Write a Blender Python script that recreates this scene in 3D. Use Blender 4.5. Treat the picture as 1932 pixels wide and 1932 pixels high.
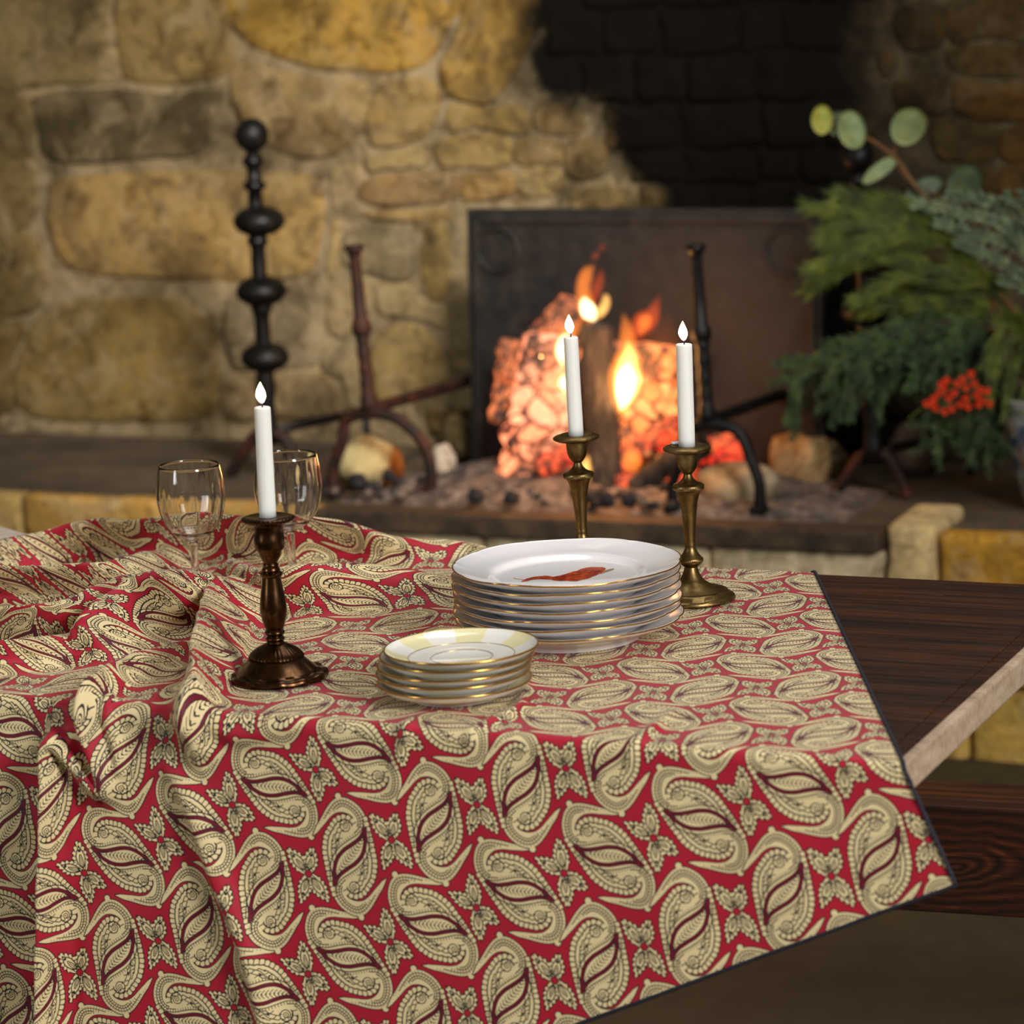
import bpy, bmesh, math, random
import numpy as np
from mathutils import Vector, Matrix, noise

for o in list(bpy.data.objects):
    bpy.data.objects.remove(o, do_unlink=True)
S = bpy.context.scene
C = S.collection
random.seed(7)
rng = np.random.default_rng(7)

# ------------------------------------------------------------------ camera, sky, lights, exposure
FPX, PITCH, ROLL, CAMH = 6000.0, math.radians(11), math.radians(2.5), 1.6
TURN = math.radians(24)           # the camera looks 24 degrees to the left of square-on to the fireplace wall
_h = np.array([-math.sin(TURN), math.cos(TURN), 0])
cF = _h * math.cos(PITCH) - np.array([0, 0, math.sin(PITCH)])
_U = _h * math.sin(PITCH) + np.array([0, 0, math.cos(PITCH)])
_R = np.array([math.cos(TURN), math.sin(TURN), 0])
cR = math.cos(ROLL) * _R - math.sin(ROLL) * _U
cU = math.sin(ROLL) * _R + math.cos(ROLL) * _U
cO = np.array([0, 0, CAMH])
cam_d = bpy.data.cameras.new('camera')
cam = bpy.data.objects.new('camera', cam_d)
C.objects.link(cam)
cam.matrix_world = Matrix(((cR[0], cU[0], -cF[0], cO[0]), (cR[1], cU[1], -cF[1], cO[1]), (cR[2], cU[2], -cF[2], cO[2]), (0, 0, 0, 1)))
cam_d.sensor_fit = 'HORIZONTAL'
cam_d.sensor_width = 36.0
cam_d.lens = 36.0 * FPX / 1932
cam_d.clip_end = 60
cam_d.dof.use_dof = True
cam_d.dof.focus_distance = 3.75
cam_d.dof.aperture_fstop = 5.2
S.camera = cam

S.view_settings.view_transform = 'Standard'
S.view_settings.look = 'None'
S.view_settings.gamma = 1.0
S.view_settings.use_curve_mapping = False
S.view_settings.exposure = 0.35
try:
    S.cycles.use_denoising = True
    S.cycles.max_bounces = 8
    S.cycles.transparent_max_bounces = 8
    S.cycles.sample_clamp_indirect = 6.0
    S.cycles.caustics_reflective = False
    S.cycles.volume_bounces = 0
except Exception:
    pass

world = bpy.data.worlds.new('world')
S.world = world
world.use_nodes = True
world.node_tree.nodes['Background'].inputs[0].default_value = (1.0, 0.80, 0.50, 1)
world.node_tree.nodes['Background'].inputs[1].default_value = 0.095


def cam_frame(p):
    """(right, ahead, up) as seen when standing at the camera -> world"""
    return Vector(p[0] * _R + p[1] * _h + np.array([0, 0, p[2]]))


def area_light(name, loc, target, sx, sy, watts, col, spread=180):
    d = bpy.data.lights.new(name, 'AREA')
    d.shape = 'RECTANGLE'
    d.size, d.size_y, d.energy, d.color = sx, sy, watts, col
    d.spread = math.radians(spread)
    o = bpy.data.objects.new(name, d)
    C.objects.link(o)
    o.location = cam_frame(loc)
    o.rotation_euler = (cam_frame(target) - cam_frame(loc)).to_track_quat('-Z', 'Y').to_euler()
    return o


# daylight: a tall window to the right, a smaller one to the left, and skylight high over the room; the last lamp is an added wall beam
area_light('window_or_beam_light', (2.15, 0.5, 2.5), (0.0, 3.7, 0.8), 0.9, 1.5, 118, (1.0, 0.98, 0.97))
area_light('window_or_beam_light', (-3.2, 1.6, 1.9), (-0.3, 4.0, 0.85), 0.5, 1.6, 26, (0.92, 0.96, 1.0))
area_light('skylight', (0.35, 4.3, 3.5), (0.0, 3.8, 0.8), 1.7, 1.3, 22, (0.98, 0.97, 1.0))
area_light('window_or_beam_light', (0.7, 3.0, 3.0), (-0.36, 6.8, 1.0), 0.6, 0.6, 7.5, (1.0, 0.95, 0.86), 34)  # narrow beam added to brighten the wall, no window there


# ------------------------------------------------------------------ projection helpers (pixel of the 1932 photo -> point on a real plane)
def ray(x, y):
    return cF + (x - 966) / FPX * cR - (y - 966) / FPX * cU


def onz(x, y, z):
    d = ray(x, y)
    return cO + (z - CAMH) / d[2] * d


def onv(x, y, p0, n):
    d = ray(x, y)
    return cO + ((np.asarray(p0) - cO) @ n) / (d @ n) * d


e1 = np.array([1.0, 0, 0])        # along the fireplace wall
e2 = np.array([0, 1.0, 0])        # into the wall
eZ = np.array([0, 0, 1.0])
ROTZ = 0.0
TZ = 0.75                         # table height
HZ = 0.42                         # raised hearth height
T0 = onz(1708, 1441, TZ)          # front right corner of the table
HO = onz(640, 962, HZ)            # a point on the hearth's front top edge


def pxm(p):
    """pixels per metre at a point"""
    return FPX / ((np.asarray(p) - cO) @ cF)


# ------------------------------------------------------------------ object helpers
def mesh_from(name, V, F, mat=None, smooth=True):
    me = bpy.data.meshes.new(name)
    me.from_pydata([tuple(map(float, v)) for v in V], [], [tuple(f) for f in F])
    me.update()
    if mat:
        me.materials.append(mat)
    if smooth:
        me.polygons.foreach_set('use_smooth', [True] * len(me.polygons))
    return me


def link(name, me, parent=None, loc=None, rotz=None):
    o = bpy.data.objects.new(name, me)
    C.objects.link(o)
    if parent is not None:
        o.parent = parent
    if loc is not None:
        o.location = tuple(map(float, loc))
    if rotz is not None:
        o.rotation_euler = (0, 0, rotz)
    return o


def obj(name, V, F, mat=None, parent=None, smooth=True, loc=None, rotz=None):
    return link(name, mesh_from(name, V, F, mat, smooth), parent, loc, rotz)


def tag(o, label, cat, group=None, kind=None):
    o['label'] = label
    o['category'] = cat
    if group:
        o['group'] = group
    if kind:
        o['kind'] = kind
    return o


def thing(name, label, cat, loc, rotz=0.0, group=None):
    o = bpy.data.objects.new(name, None)
    o.empty_display_size = 0.05
    C.objects.link(o)
    o.location = tuple(map(float, loc))
    o.rotation_euler = (0, 0, rotz)
    return tag(o, label, cat, group)


def copy_tree(o, parent=None):
    c = o.copy()
    C.objects.link(c)
    if parent is not None:
        c.parent = parent
    for ch in list(o.children):
        copy_tree(ch, c)
    return c


def autosmooth(o, deg=40):
    me = o.data
    bm = bmesh.new()
    bm.from_mesh(me)
    for e in bm.edges:
        if len(e.link_faces) == 2 and e.calc_face_angle(0) > math.radians(deg):
            e.smooth = False
    bm.to_mesh(me)
    bm.free()
    return o


def box(x0, x1, y0, y1, z0, z1, bev=0.0, seg=2):
    bm = bmesh.new()
    bmesh.ops.create_cube(bm, size=1)
    for v in bm.verts:
        v.co = Vector((x0 + (v.co.x + .5) * (x1 - x0), y0 + (v.co.y + .5) * (y1 - y0), z0 + (v.co.z + .5) * (z1 - z0)))
    if bev:
        bmesh.ops.bevel(bm, geom=bm.edges[:], offset=bev, segments=seg, affect='EDGES', profile=.6)
    bm.verts.index_update()
    V = [v.co[:] for v in bm.verts]
    F = [[v.index for v in f.verts] for f in bm.faces]
    bm.free()
    return V, F


def lathe(prof, n=64, rfun=None):
    """prof: list of (r, z) bottom to top; rfun(theta, r, z, i) -> (r, z) for lobed rims"""
    V, F = [], []
    m = len(prof)
    for i, (r, z) in enumerate(prof):
        for k in range(n):
            th = 2 * math.pi * k / n
            rr, zz = (r, z) if rfun is None else rfun(th, r, z, i)
            V.append((rr * math.cos(th), rr * math.sin(th), zz))
    for i in range(m - 1):
        for k in range(n):
            k2 = (k + 1) % n
            F.append((i * n + k, i * n + k2, (i + 1) * n + k2, (i + 1) * n + k))
    if prof[0][0] > 1e-6:
        F.append(tuple(range(n - 1, -1, -1)))
    if prof[-1][0] > 1e-6:
        F.append(tuple((m - 1) * n + k for k in range(n)))
    return V, F


def catmull(P, n=6, closed=False):
    P = np.asarray(P, float)
    if closed:
        Q = np.vstack([P[-1:], P, P[:2]])
    else:
        Q = np.vstack([2 * P[0] - P[1], P, 2 * P[-1] - P[-2]])
    out = []
    for i in range(1, len(Q) - 2):
        p0, p1, p2, p3 = Q[i - 1], Q[i], Q[i + 1], Q[i + 2]
        for k in range(n):
            t = k / n
            out.append(.5 * ((2 * p1) + (-p0 + p2) * t + (2 * p0 - 5 * p1 + 4 * p2 - p3) * t * t + (-p0 + 3 * p1 - 3 * p2 + p3) * t ** 3))
    if not closed:
        out.append(Q[-2])
    return np.array(out)


def tube(P, R, n=10, flat=None, cap=True, closed=False):
    """swept tube along points P with radii R; flat=(axis, k) squashes the section along axis"""
    P = np.asarray(P, float)
    m = len(P)
    R = np.full(m, R, float) if np.isscalar(R) else np.asarray(R, float)
    V, F = [], []
    up = None
    for i in range(m):
        if closed:
            t = P[(i + 1) % m] - P[i - 1]
        else:
            t = P[min(i + 1, m - 1)] - P[max(i - 1, 0)]
        t = t / (np.linalg.norm(t) + 1e-12)
        if up is None:
            a = np.array([0, 0, 1.0]) if abs(t[2]) < .9 else np.array([0, 1.0, 0])
            up = a - t * (a @ t)
        else:
            up = up - t * (up @ t)
        up /= np.linalg.norm(up) + 1e-12
        s = np.cross(t, up)
        for k in range(n):
            th = 2 * math.pi * k / n
            d = (math.cos(th) * up + math.sin(th) * s) * R[i]
            if flat is not None:
                ax = np.asarray(flat[0])
                d = d - ax * (d @ ax) * (1 - flat[1])
            V.append(P[i] + d)
    for i in range(m if closed else m - 1):
        j = (i + 1) % m
        for k in range(n):
            k2 = (k + 1) % n
            F.append((i * n + k, i * n + k2, j * n + k2, j * n + k))
    if cap and not closed:
        F.append(tuple(range(n - 1, -1, -1)))
        F.append(tuple((m - 1) * n + k for k in range(n)))
    return V, F


class MB:
    """collects several shapes into one mesh"""
    def __init__(self):
        self.V, self.F = [], []

    def add(self, VF, M=None):
        V, F = VF
        b = len(self.V)
        if M is not None:
            V = [M @ Vector(v) for v in V]
        self.V += [tuple(v) for v in V]
        self.F += [tuple(i + b for i in f) for f in F]
        return self

    def build(self, name, mat, parent=None, smooth=True, **k):
        return obj(name, self.V, self.F, mat, parent, smooth, **k)


# ------------------------------------------------------------------ material helpers
def srgb(r, g, b):
    f = lambda c: (c / 255 / 12.92) if c / 255 <= .04045 else ((c / 255 + .055) / 1.055) ** 2.4
    return (f(r), f(g), f(b), 1.0)


class NT:
    def __init__(self, name):
        self.m = bpy.data.materials.new(name)
        self.m.use_nodes = True
        self.t = self.m.node_tree
        self.b = self.t.nodes['Principled BSDF']

    def n(self, typ, **kw):
        nd = self.t.nodes.new(typ)
        for k, v in kw.items():
            setattr(nd, k, v)
        return nd

    def l(self, a, b):
        self.t.links.new(a, b)

    def setv(self, **kw):
        for k, v in kw.items():
            self.b.inputs[k.replace('_', ' ')].default_value = v
        return self

    def coord(self, kind='Object', scale=(1, 1, 1)):
        tc = self.n('ShaderNodeTexCoord')
        mp = self.n('ShaderNodeMapping')
        mp.inputs['Scale'].default_value = scale
        self.l(tc.outputs[kind], mp.inputs[0])
        return mp.outputs[0]

    def noise(self, vec, scale=5, detail=4, rough=.55, dist=0):
        nd = self.n('ShaderNodeTexNoise')
        nd.inputs['Scale'].default_value = scale
        nd.inputs['Detail'].default_value = detail
        nd.inputs['Roughness'].default_value = rough
        nd.inputs['Distortion'].default_value = dist
        if vec is not None:
            self.l(vec, nd.inputs['Vector'])
        return nd.outputs['Fac']

    def ramp(self, fac, stops):
        nd = self.n('ShaderNodeValToRGB')
        cr = nd.color_ramp
        while len(cr.elements) < len(stops):
            cr.elements.new(.5)
        for e, (p, c) in zip(cr.elements, stops):
            e.position = p
            e.color = c if len(c) == 4 else (*c, 1)
        self.l(fac, nd.inputs[0])
        return nd.outputs[0]

    def mix(self, fac, a, b, mode='MIX'):
        nd = self.n('ShaderNodeMix', data_type='RGBA', blend_type=mode)
        for s, v in ((nd.inputs[0], fac), (nd.inputs[6], a), (nd.inputs[7], b)):
            if hasattr(v, 'links'):
                self.l(v, s)
            else:
                s.default_value = v
        return nd.outputs[2]

    def math(self, op, a, b=None, clamp=False):
        nd = self.n('ShaderNodeMath', operation=op, use_clamp=clamp)
        for s, v in ((nd.inputs[0], a), (nd.inputs[1], b)):
            if v is None:
                continue
            if hasattr(v, 'links'):
                self.l(v, s)
            else:
                s.default_value = v
        return nd.outputs[0]

    def maprange(self, v, a, b, c, d, smooth=False):
        nd = self.n('ShaderNodeMapRange')
        nd.clamp = True
        if smooth:
            nd.interpolation_type = 'SMOOTHSTEP'
        self.l(v, nd.inputs[0])
        for i, x in enumerate((a, b, c, d)):
            nd.inputs[i + 1].default_value = x
        return nd.outputs[0]

    def bump(self, h, strength=.3, dist=.01):
        nd = self.n('ShaderNodeBump')
        nd.inputs['Strength'].default_value = strength
        nd.inputs['Distance'].default_value = dist
        self.l(h, nd.inputs['Height'])
        self.l(nd.outputs[0], self.b.inputs['Normal'])

    def col(self, c):
        if hasattr(c, 'links'):
            self.l(c, self.b.inputs['Base Color'])
        else:
            self.b.inputs['Base Color'].default_value = c
        return self


# ------------------------------------------------------------------ setting: floor, stone wall, raised hearth
WO = onz(300, 815, HZ)                # foot of the back wall, on the hearth
WDIST = (WO - HO) @ e2
WBASE = np.array([WO[0], WO[1], 0.0])


def wxz(px, py):
    p = onv(px, py, WO, e2) - WBASE
    return p @ e1, p[2]


def m_off(m, vec, d):
    a = m.n('ShaderNodeVectorMath', operation='ADD')
    m.l(vec, a.inputs[0])
    a.inputs[1].default_value = (d, d * .7, d * .3)
    return a.outputs[0]


def stone_material(name, soot=True, rough=.9, mott=1.0):
    m = NT(name)
    g = m.n('ShaderNodeNewGeometry')
    pos = g.outputs['Position']
    oi = m.n('ShaderNodeObjectInfo')
    n1 = m.noise(pos, 5, 6, .62)
    n2 = m.noise(pos, 17, 5, .65, .6)
    n3 = m.noise(pos, 60, 4, .6)
    dark = m.ramp(n1, [(.34, (.3, .28, .25)), (.48, (.85, .84, .8)), (.54, (1, 1, 1)), (.7, (1.2, 1.15, 1.05))])
    c = m.mix(.75 * mott, oi.outputs['Color'], dark, 'MULTIPLY')
    warm = m.ramp(n2, [(.36, (.36, .3, .22)), (.47, (1, 1, 1)), (.62, (1.0, .96, .85)), (.72, (1.12, .95, .7))])
    c = m.mix(.7 * mott, c, warm, 'MULTIPLY')
    c = m.mix(.35, c, m.ramp(n3, [(.3, (.6, .55, .48)), (.55, (1.05, 1.05, 1.05))]), 'MULTIPLY')
    # lime smears and grey weathering run over stones and joints alike
    nl = m.noise(pos, 7.5, 7, .68, 1.4)
    nd = m.noise(m_off(m, pos, 3.7), 6.0, 7, .7, 1.0)
    nj = m.noise(m_off(m, pos, 9.1), 20, 5, .7, .8)
    c = m.mix(m.maprange(nl, .50, .66, 0, .62), c, srgb(188, 168, 130))
    c = m.mix(m.maprange(nd, .49, .66, 0, .72 if soot else .5), c, srgb(66, 58, 42))
    c = m.mix(m.maprange(nj, .54, .68, 0, .6), c, srgb(78, 56, 32))
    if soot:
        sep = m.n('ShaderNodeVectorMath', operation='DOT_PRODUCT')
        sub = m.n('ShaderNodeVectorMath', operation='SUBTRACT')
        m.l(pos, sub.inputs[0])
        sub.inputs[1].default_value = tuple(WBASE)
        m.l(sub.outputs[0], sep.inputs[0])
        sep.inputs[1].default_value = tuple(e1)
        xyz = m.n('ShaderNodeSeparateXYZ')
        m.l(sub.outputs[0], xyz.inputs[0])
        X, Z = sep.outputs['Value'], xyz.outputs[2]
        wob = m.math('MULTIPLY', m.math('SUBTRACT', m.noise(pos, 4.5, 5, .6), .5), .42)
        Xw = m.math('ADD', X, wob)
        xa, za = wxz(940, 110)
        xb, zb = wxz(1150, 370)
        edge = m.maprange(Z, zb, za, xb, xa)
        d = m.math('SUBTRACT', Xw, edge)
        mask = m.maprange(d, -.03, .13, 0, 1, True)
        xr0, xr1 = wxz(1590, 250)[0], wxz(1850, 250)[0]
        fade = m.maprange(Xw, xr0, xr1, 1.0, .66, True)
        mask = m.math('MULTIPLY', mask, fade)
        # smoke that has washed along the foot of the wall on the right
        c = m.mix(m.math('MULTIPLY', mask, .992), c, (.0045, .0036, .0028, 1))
    c = m.mix(1.0, c, (.66, .63, .60, 1) if soot else (1.12, 1.06, 1.0, 1), 'MULTIPLY')
    m.col(c)
    m.setv(Roughness=rough)
    m.b.inputs['Specular IOR Level'].default_value = .08
    h = m.math('ADD', m.math('MULTIPLY', n1, .6), m.math('ADD', m.math('MULTIPLY', n2, .5), m.math('MULTIPLY', n3, .25)))
    m.bump(h, .6, .02)
    return m.m


M_stone = stone_material('rubble_stone')
M_hearthstone = stone_material('hearth_stone', soot=False, mott=.8)

# floor
m = NT('worn_floor')
v = m.coord('Object')
n1 = m.noise(v, 2.2, 5, .6)
n2 = m.noise(v, 14, 4, .6)
m.col(m.mix(.5, m.ramp(n1, [(.3, srgb(50, 39, 21)), (.7, srgb(72, 58, 33))]), m.ramp(n2, [(.3, srgb(46, 36, 20)), (.7, srgb(74, 61, 38))])))
m.setv(Roughness=.7)
m.bump(n2, .2, .004)
o = obj('floor', *box(-5, 5, -4.5, 4.5, -.1, 0), m.m, None, False, loc=(-1.2, 3.4, 0))
o['kind'] = 'structure'

# back wall: mortar face with uneven relief, stones set into it
nx, nz = 240, 92
X0, X1, Z0, Z1 = -4.6, 2.7, 0.0, 2.6
V, F = [], []
for j in range(nz + 1):
    for i in range(nx + 1):
        x, z = X0 + (X1 - X0) * i / nx, Z0 + (Z1 - Z0) * j / nz
        y = .006 * noise.noise((x * 9, z * 9, 1)) + .004 * noise.noise((x * 23, z * 23, 5))
        V.append((x, y, z))
for j in range(nz):
    for i in range(nx):
        a = j * (nx + 1) + i
        F.append((a, a + 1, a + nx + 2, a + nx + 1))
mb = MB().add((V, F)).add(box(X0, X1, .03, .3, Z0, Z1))
wall = mb.build('wall_back', M_stone, None, True, loc=WBASE, rotz=ROTZ)
wall['kind'] = 'structure'
wall.color = srgb(184, 166, 132)

YEL, PALE, GREY, OLIVE, BROWN, DKGREY = (200, 158, 66), (198, 176, 134), (146, 134, 108), (146, 130, 88), (150, 120, 82), (102, 92, 70)
STONES = [   # outlines read off the photograph, laid onto the wall plane
    ([(-60, -40), (185, -40), (205, 60), (205, 150), (110, 160), (20, 172), (-60, 176)], OLIVE),
    ([(228, -30), (405, -30), (440, 70), (428, 140), (335, 160), (245, 150), (222, 90)], (165, 140, 84)),
    ([(178, 98), (226, 96), (230, 148), (178, 155)], PALE),
    ([(425, -40), (876, -40), (850, 45), (815, 112), (735, 140), (600, 130), (490, 96), (445, 55)], YEL),
    ([(890, -30), (1010, -30), (1000, 90), (930, 190), (850, 182), (830, 135), (862, 60)], (190, 152, 72)),
    ([(72, 178), (220, 168), (330, 176), (425, 168), (402, 235), (372, 292), (220, 306), (95, 304), (66, 240)], DKGREY),
    ([(445, 112), (560, 138), (690, 152), (700, 215), (640, 290), (540, 292), (455, 235), (432, 170)], (178, 152, 104)),
    ([(715, 158), (812, 150), (832, 190), (800, 262), (712, 280), (690, 240)], (176, 146, 90)),
    ([(-60, 188), (56, 184), (66, 300), (58, 425), (-60, 436)], (130, 112, 70)),
    ([(110, 334), (300, 322), (470, 322), (585, 330), (612, 372), (610, 445), (585, 515), (470, 532), (330, 528), (140, 512), (90, 440), (86, 372)], (196, 162, 100)),
    ([(-60, 450), (56, 440), (88, 530), (62, 590), (-60, 592)], (132, 112, 66)),
    ([(66, 606), (130, 566), (260, 560), (345, 566), (402, 606), (415, 700), (404, 786), (250, 796), (110, 796), (34, 770), (28, 690)], (152, 128, 70)),
    ([(-60, 606), (50, 612), (20, 690), (26, 772), (-60, 780)], (120, 100, 56)),
    ([(428, 558), (480, 546), (556, 580), (604, 640), (596, 690), (520, 696), (436, 690)], (160, 146, 122)),
    ([(425, 705), (520, 706), (600, 702), (650, 730), (648, 780), (540, 790), (428, 790)], (150, 130, 96)),
    ([(700, 650), (742, 612), (790, 612), (832, 660), (846, 722), (800, 752), (716, 762), (704, 712)], (186, 160, 104)),
    ([(650, 438), (716, 420), (786, 432), (800, 480), (776, 528), (706, 520), (652, 500)], GREY),
    ([(806, 420), (846, 424), (850, 470), (846, 560), (806, 560), (794, 490)], (172, 146, 90)),
    ([(692, 338), (780, 322), (866, 328), (862, 376), (780, 388), (700, 388), (676, 366)], BROWN),
    ([(876, 328), (962, 322), (968, 366), (900, 378), (872, 372)], (176, 138, 82)),
    ([(978, 322), (1060, 318), (1066, 362), (984, 370)], (180, 156, 104)),
    ([(690, 296), (760, 282), (800, 276), (812, 312), (740, 318), (694, 326)], (176, 154, 106)),
    ([(822, 268), (900, 250), (960, 262), (962, 310), (880, 318), (826, 312)], (184, 156, 98)),
    ([(846, 196), (930, 200), (990, 200), (1000, 250), (950, 252), (900, 240), (848, 250)], (178, 148, 88)),
    ([(974, 262), (1050, 262), (1062, 306), (980, 312)], (170, 140, 88)),
    ([(1010, 196), (1090, 206), (1100, 252), (1016, 250)], (150, 124, 80)),
    ([(1072, 264), (1140, 270), (1144, 330), (1076, 334)], (150, 124, 80)),
    ([(632, 312), (680, 318), (668, 360), (640, 400), (624, 380)], PALE),
    ([(628, 420), (642, 430), (644, 500), (622, 530), (618, 470)], (186, 160, 112)),
    ([(690, 398), (790, 396), (850, 396), (852, 414), (780, 418), (700, 412)], (180, 148, 92)),
    ([(620, 560), (660, 530), (700, 540), (690, 600), (650, 640), (620, 620)], (190, 168, 126)),
    ([(610, 650), (650, 655), (684, 690), (690, 760), (660, 770), (654, 722), (610, 695)], (170, 152, 118)),
    ([(716, 540), (780, 540), (800, 572), (840, 574), (842, 620), (790, 600), (740, 600), (712, 580)], (196, 176, 132)),
    # right of the chimney breast, above the greenery
    ([(1790, 96), (1860, 84), (1990, 92), (1990, 140), (1870, 146), (1800, 136)], (150, 122, 70)),
    ([(1800, 150), (1880, 158), (1990, 152), (1990, 222), (1880, 232), (1806, 214)], (190, 136, 58)),
    ([(1700, 150), (1786, 146), (1792, 210), (1716, 220), (1690, 190)], (140, 108, 66)),
    ([(1756, 226), (1800, 224), (1884, 244), (1878, 300), (1800, 306), (1760, 280)], (156, 124, 74)),
    ([(1892, 244), (1990, 236), (1990, 300), (1896, 306)], (176, 130, 66)),
    ([(1804, 318), (1876, 314), (1880, 372), (1812, 376)], (150, 116, 66)),
    ([(1892, 318), (1990, 312), (1990, 380), (1896, 384)], (180, 132, 66)),
    ([(1690, 20), (1776, 10), (1782, 82), (1704, 92)], (120, 96, 60)),
    ([(1792, 0), (1990, -10), (1990, 80), (1860, 72), (1796, 84)], (128, 104, 66)),
    ([(1660, 104), (1688, 100), (1690, 140), (1664, 142)], (170, 140, 96)),
]


def in_poly(P, x, y):
    c = False
    n = len(P)
    for i in range(n):
        x1, y1 = P[i]
        x2, y2 = P[(i + 1) % n]
        if (y1 > y) != (y2 > y) and x < (x2 - x1) * (y - y1) / (y2 - y1) + x1:
            c = not c
    return c


def wall_stone(P, col, h=.012, seed=0):
    """a stone bedded in the wall: outline P in wall coordinates, softly domed and pitted face standing proud of the mortar"""
    Q = catmull(P, 4, True)
    c = Q.mean(0)
    V, F = [], []
    n = len(Q)
    rings = [(1.0, .02), (.985, -h * .55), (.95, -h * .95), (.8, -h * 1.15), (.55, -h * 1.25), (.25, -h * 1.25)]
    for s, y in rings:
        for q in Q:
            p = c + (q - c) * s
            k = 0 if y > 0 else 1
            w = noise.noise((p[0] * 14 + seed, p[1] * 14, seed)) * .006 + noise.noise((p[0] * 40, p[1] * 40 + seed, seed)) * .003
            e = noise.noise((q[0] * 30 + seed, q[1] * 30, seed)) * .006
            d = (q - c) / (np.linalg.norm(q - c) + 1e-9)
            p = p + d * e
            V.append((p[0] - c[0], y + k * w, p[1] - c[1]))
    V.append((0, -h * 1.25, 0))
    for r in range(len(rings) - 1):
        for i in range(n):
            j = (i + 1) % n
            F.append((r * n + i, r * n + j, (r + 1) * n + j, (r + 1) * n + i))
    L = (len(rings) - 1) * n
    for i in range(n):
        F.append((L + i, L + (i + 1) % n, len(V) - 1))
    o = obj('stone', V, F, M_stone, wall, True, loc=(c[0], 0, c[1]))
    o.color = srgb(*[.72 * a + .28 * b for a, b in zip(col, (178, 158, 120))])
    return o


hand = []
for k, (P, col) in enumerate(STONES):
    W = [wxz(*p) for p in P]
    hand.append(W)
    wall_stone(W, col, .006 if k == 3 else .008, k * 3.1)
# coursed rubble wherever the outlines above leave the wall free
z = HZ + .012
row = 0
RUB = [(168, 142, 92), (150, 126, 82), (176, 148, 86), (136, 118, 84), (184, 160, 112), (160, 126, 74)]
while z < 1.75:
    hgt = random.uniform(.055, .1)
    x = -2.1 + random.uniform(0, .1)
    while x < 1.75:
        w = random.uniform(.08, .19)
        g = .007
        pts = [(x + g, z + g), (x + w * .5, z + g * .8), (x + w - g, z + g), (x + w - g * .7, z + hgt * .5), (x + w - g, z + hgt - g), (x + w * .5, z + hgt - g * .8), (x + g, z + hgt - g), (x + g * .7, z + hgt * .5)]
        pts = [(a + random.uniform(-.006, .006), b + random.uniform(-.006, .006)) for a, b in pts]
        ok = True
        for W in hand:
            cx = [p[0] for p in W]
            cz = [p[1] for p in W]
            if x + w < min(cx) or x > max(cx) or z + hgt < min(cz) or z > max(cz):
                continue
            if any(in_poly(W, x + w * a, z + hgt * b) for a in (0, .25, .5, .75, 1) for b in (0, .5, 1)) or any(x < p[0] < x + w and z < p[1] < z + hgt for p in W):
                ok = False
                break
        if ok:
            wall_stone(pts, random.choice(RUB), .009, row * 7.7 + x * 3)
        x += w
    z += hgt
    row += 1

# raised hearth: slab, front blocks, iron kerb
hearth = thing('raised_hearth', 'raised stone hearth with pale front blocks and an iron kerb under the fire', 'hearth', (HO[0], HO[1], 0), ROTZ)
m = NT('sooty_hearth_top')
v = m.coord('Object')
n1 = m.noise(v, 4, 6, .65)
n2 = m.noise(v, 24, 4, .6)
c = m.ramp(n1, [(.3, srgb(58, 46, 32)), (.5, srgb(84, 69, 50)), (.7, srgb(108, 92, 70))])
m.col(m.mix(.5, c, m.ramp(n2, [(.3, (.45, .42, .4)), (.6, (1, 1, 1))]), 'MULTIPLY'))
m.setv(Roughness=.9)
m.bump(n2, .5, .01)
obj('slab', *box(-4.6, 2.6, .05, WDIST - .03, 0, HZ - .006), m.m, hearth, False)


def hxz(px, py):
    p = onv(px, py, HO, e2) - np.array([HO[0], HO[1], 0])
    return p @ e1, p[2]


def block(x0, x1, z0, z1, col, y0=0.0, y1=.2, seed=0, bev=.018):
    V, F = box(x0, x1, y0, y1, z0, z1, bev, 3)
    bm = bmesh.new()
    vs = [bm.verts.new(p) for p in V]
    for f in F:
        bm.faces.new([vs[i] for i in f])
    bmesh.ops.subdivide_edges(bm, edges=[e for e in bm.edges if e.calc_length() > .07], cuts=5, use_grid_fill=True)
    for p in bm.verts:
        w = Vector((noise.noise((p.co.x * 12 + seed, p.co.y * 12, p.co.z * 12)), noise.noise((p.co.x * 12, p.co.y * 12 + seed, p.co.z * 12 + 9)), noise.noise((p.co.x * 12, p.co.y * 12 + 5, p.co.z * 12 + seed))))
        p.co += w * .007
    c = Vector(((x0 + x1) / 2, y0, (z0 + z1) / 2))
    me = bpy.data.meshes.new('stone')
    for p in bm.verts:
        p.co -= c
    bm.to_mesh(me)
    bm.free()
    me.materials.append(M_hearthstone)
    me.polygons.foreach_set('use_smooth', [True] * len(me.polygons))
    o = link('stone', me, hearth, c)
    o.color = srgb(*col)
    return o


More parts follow.
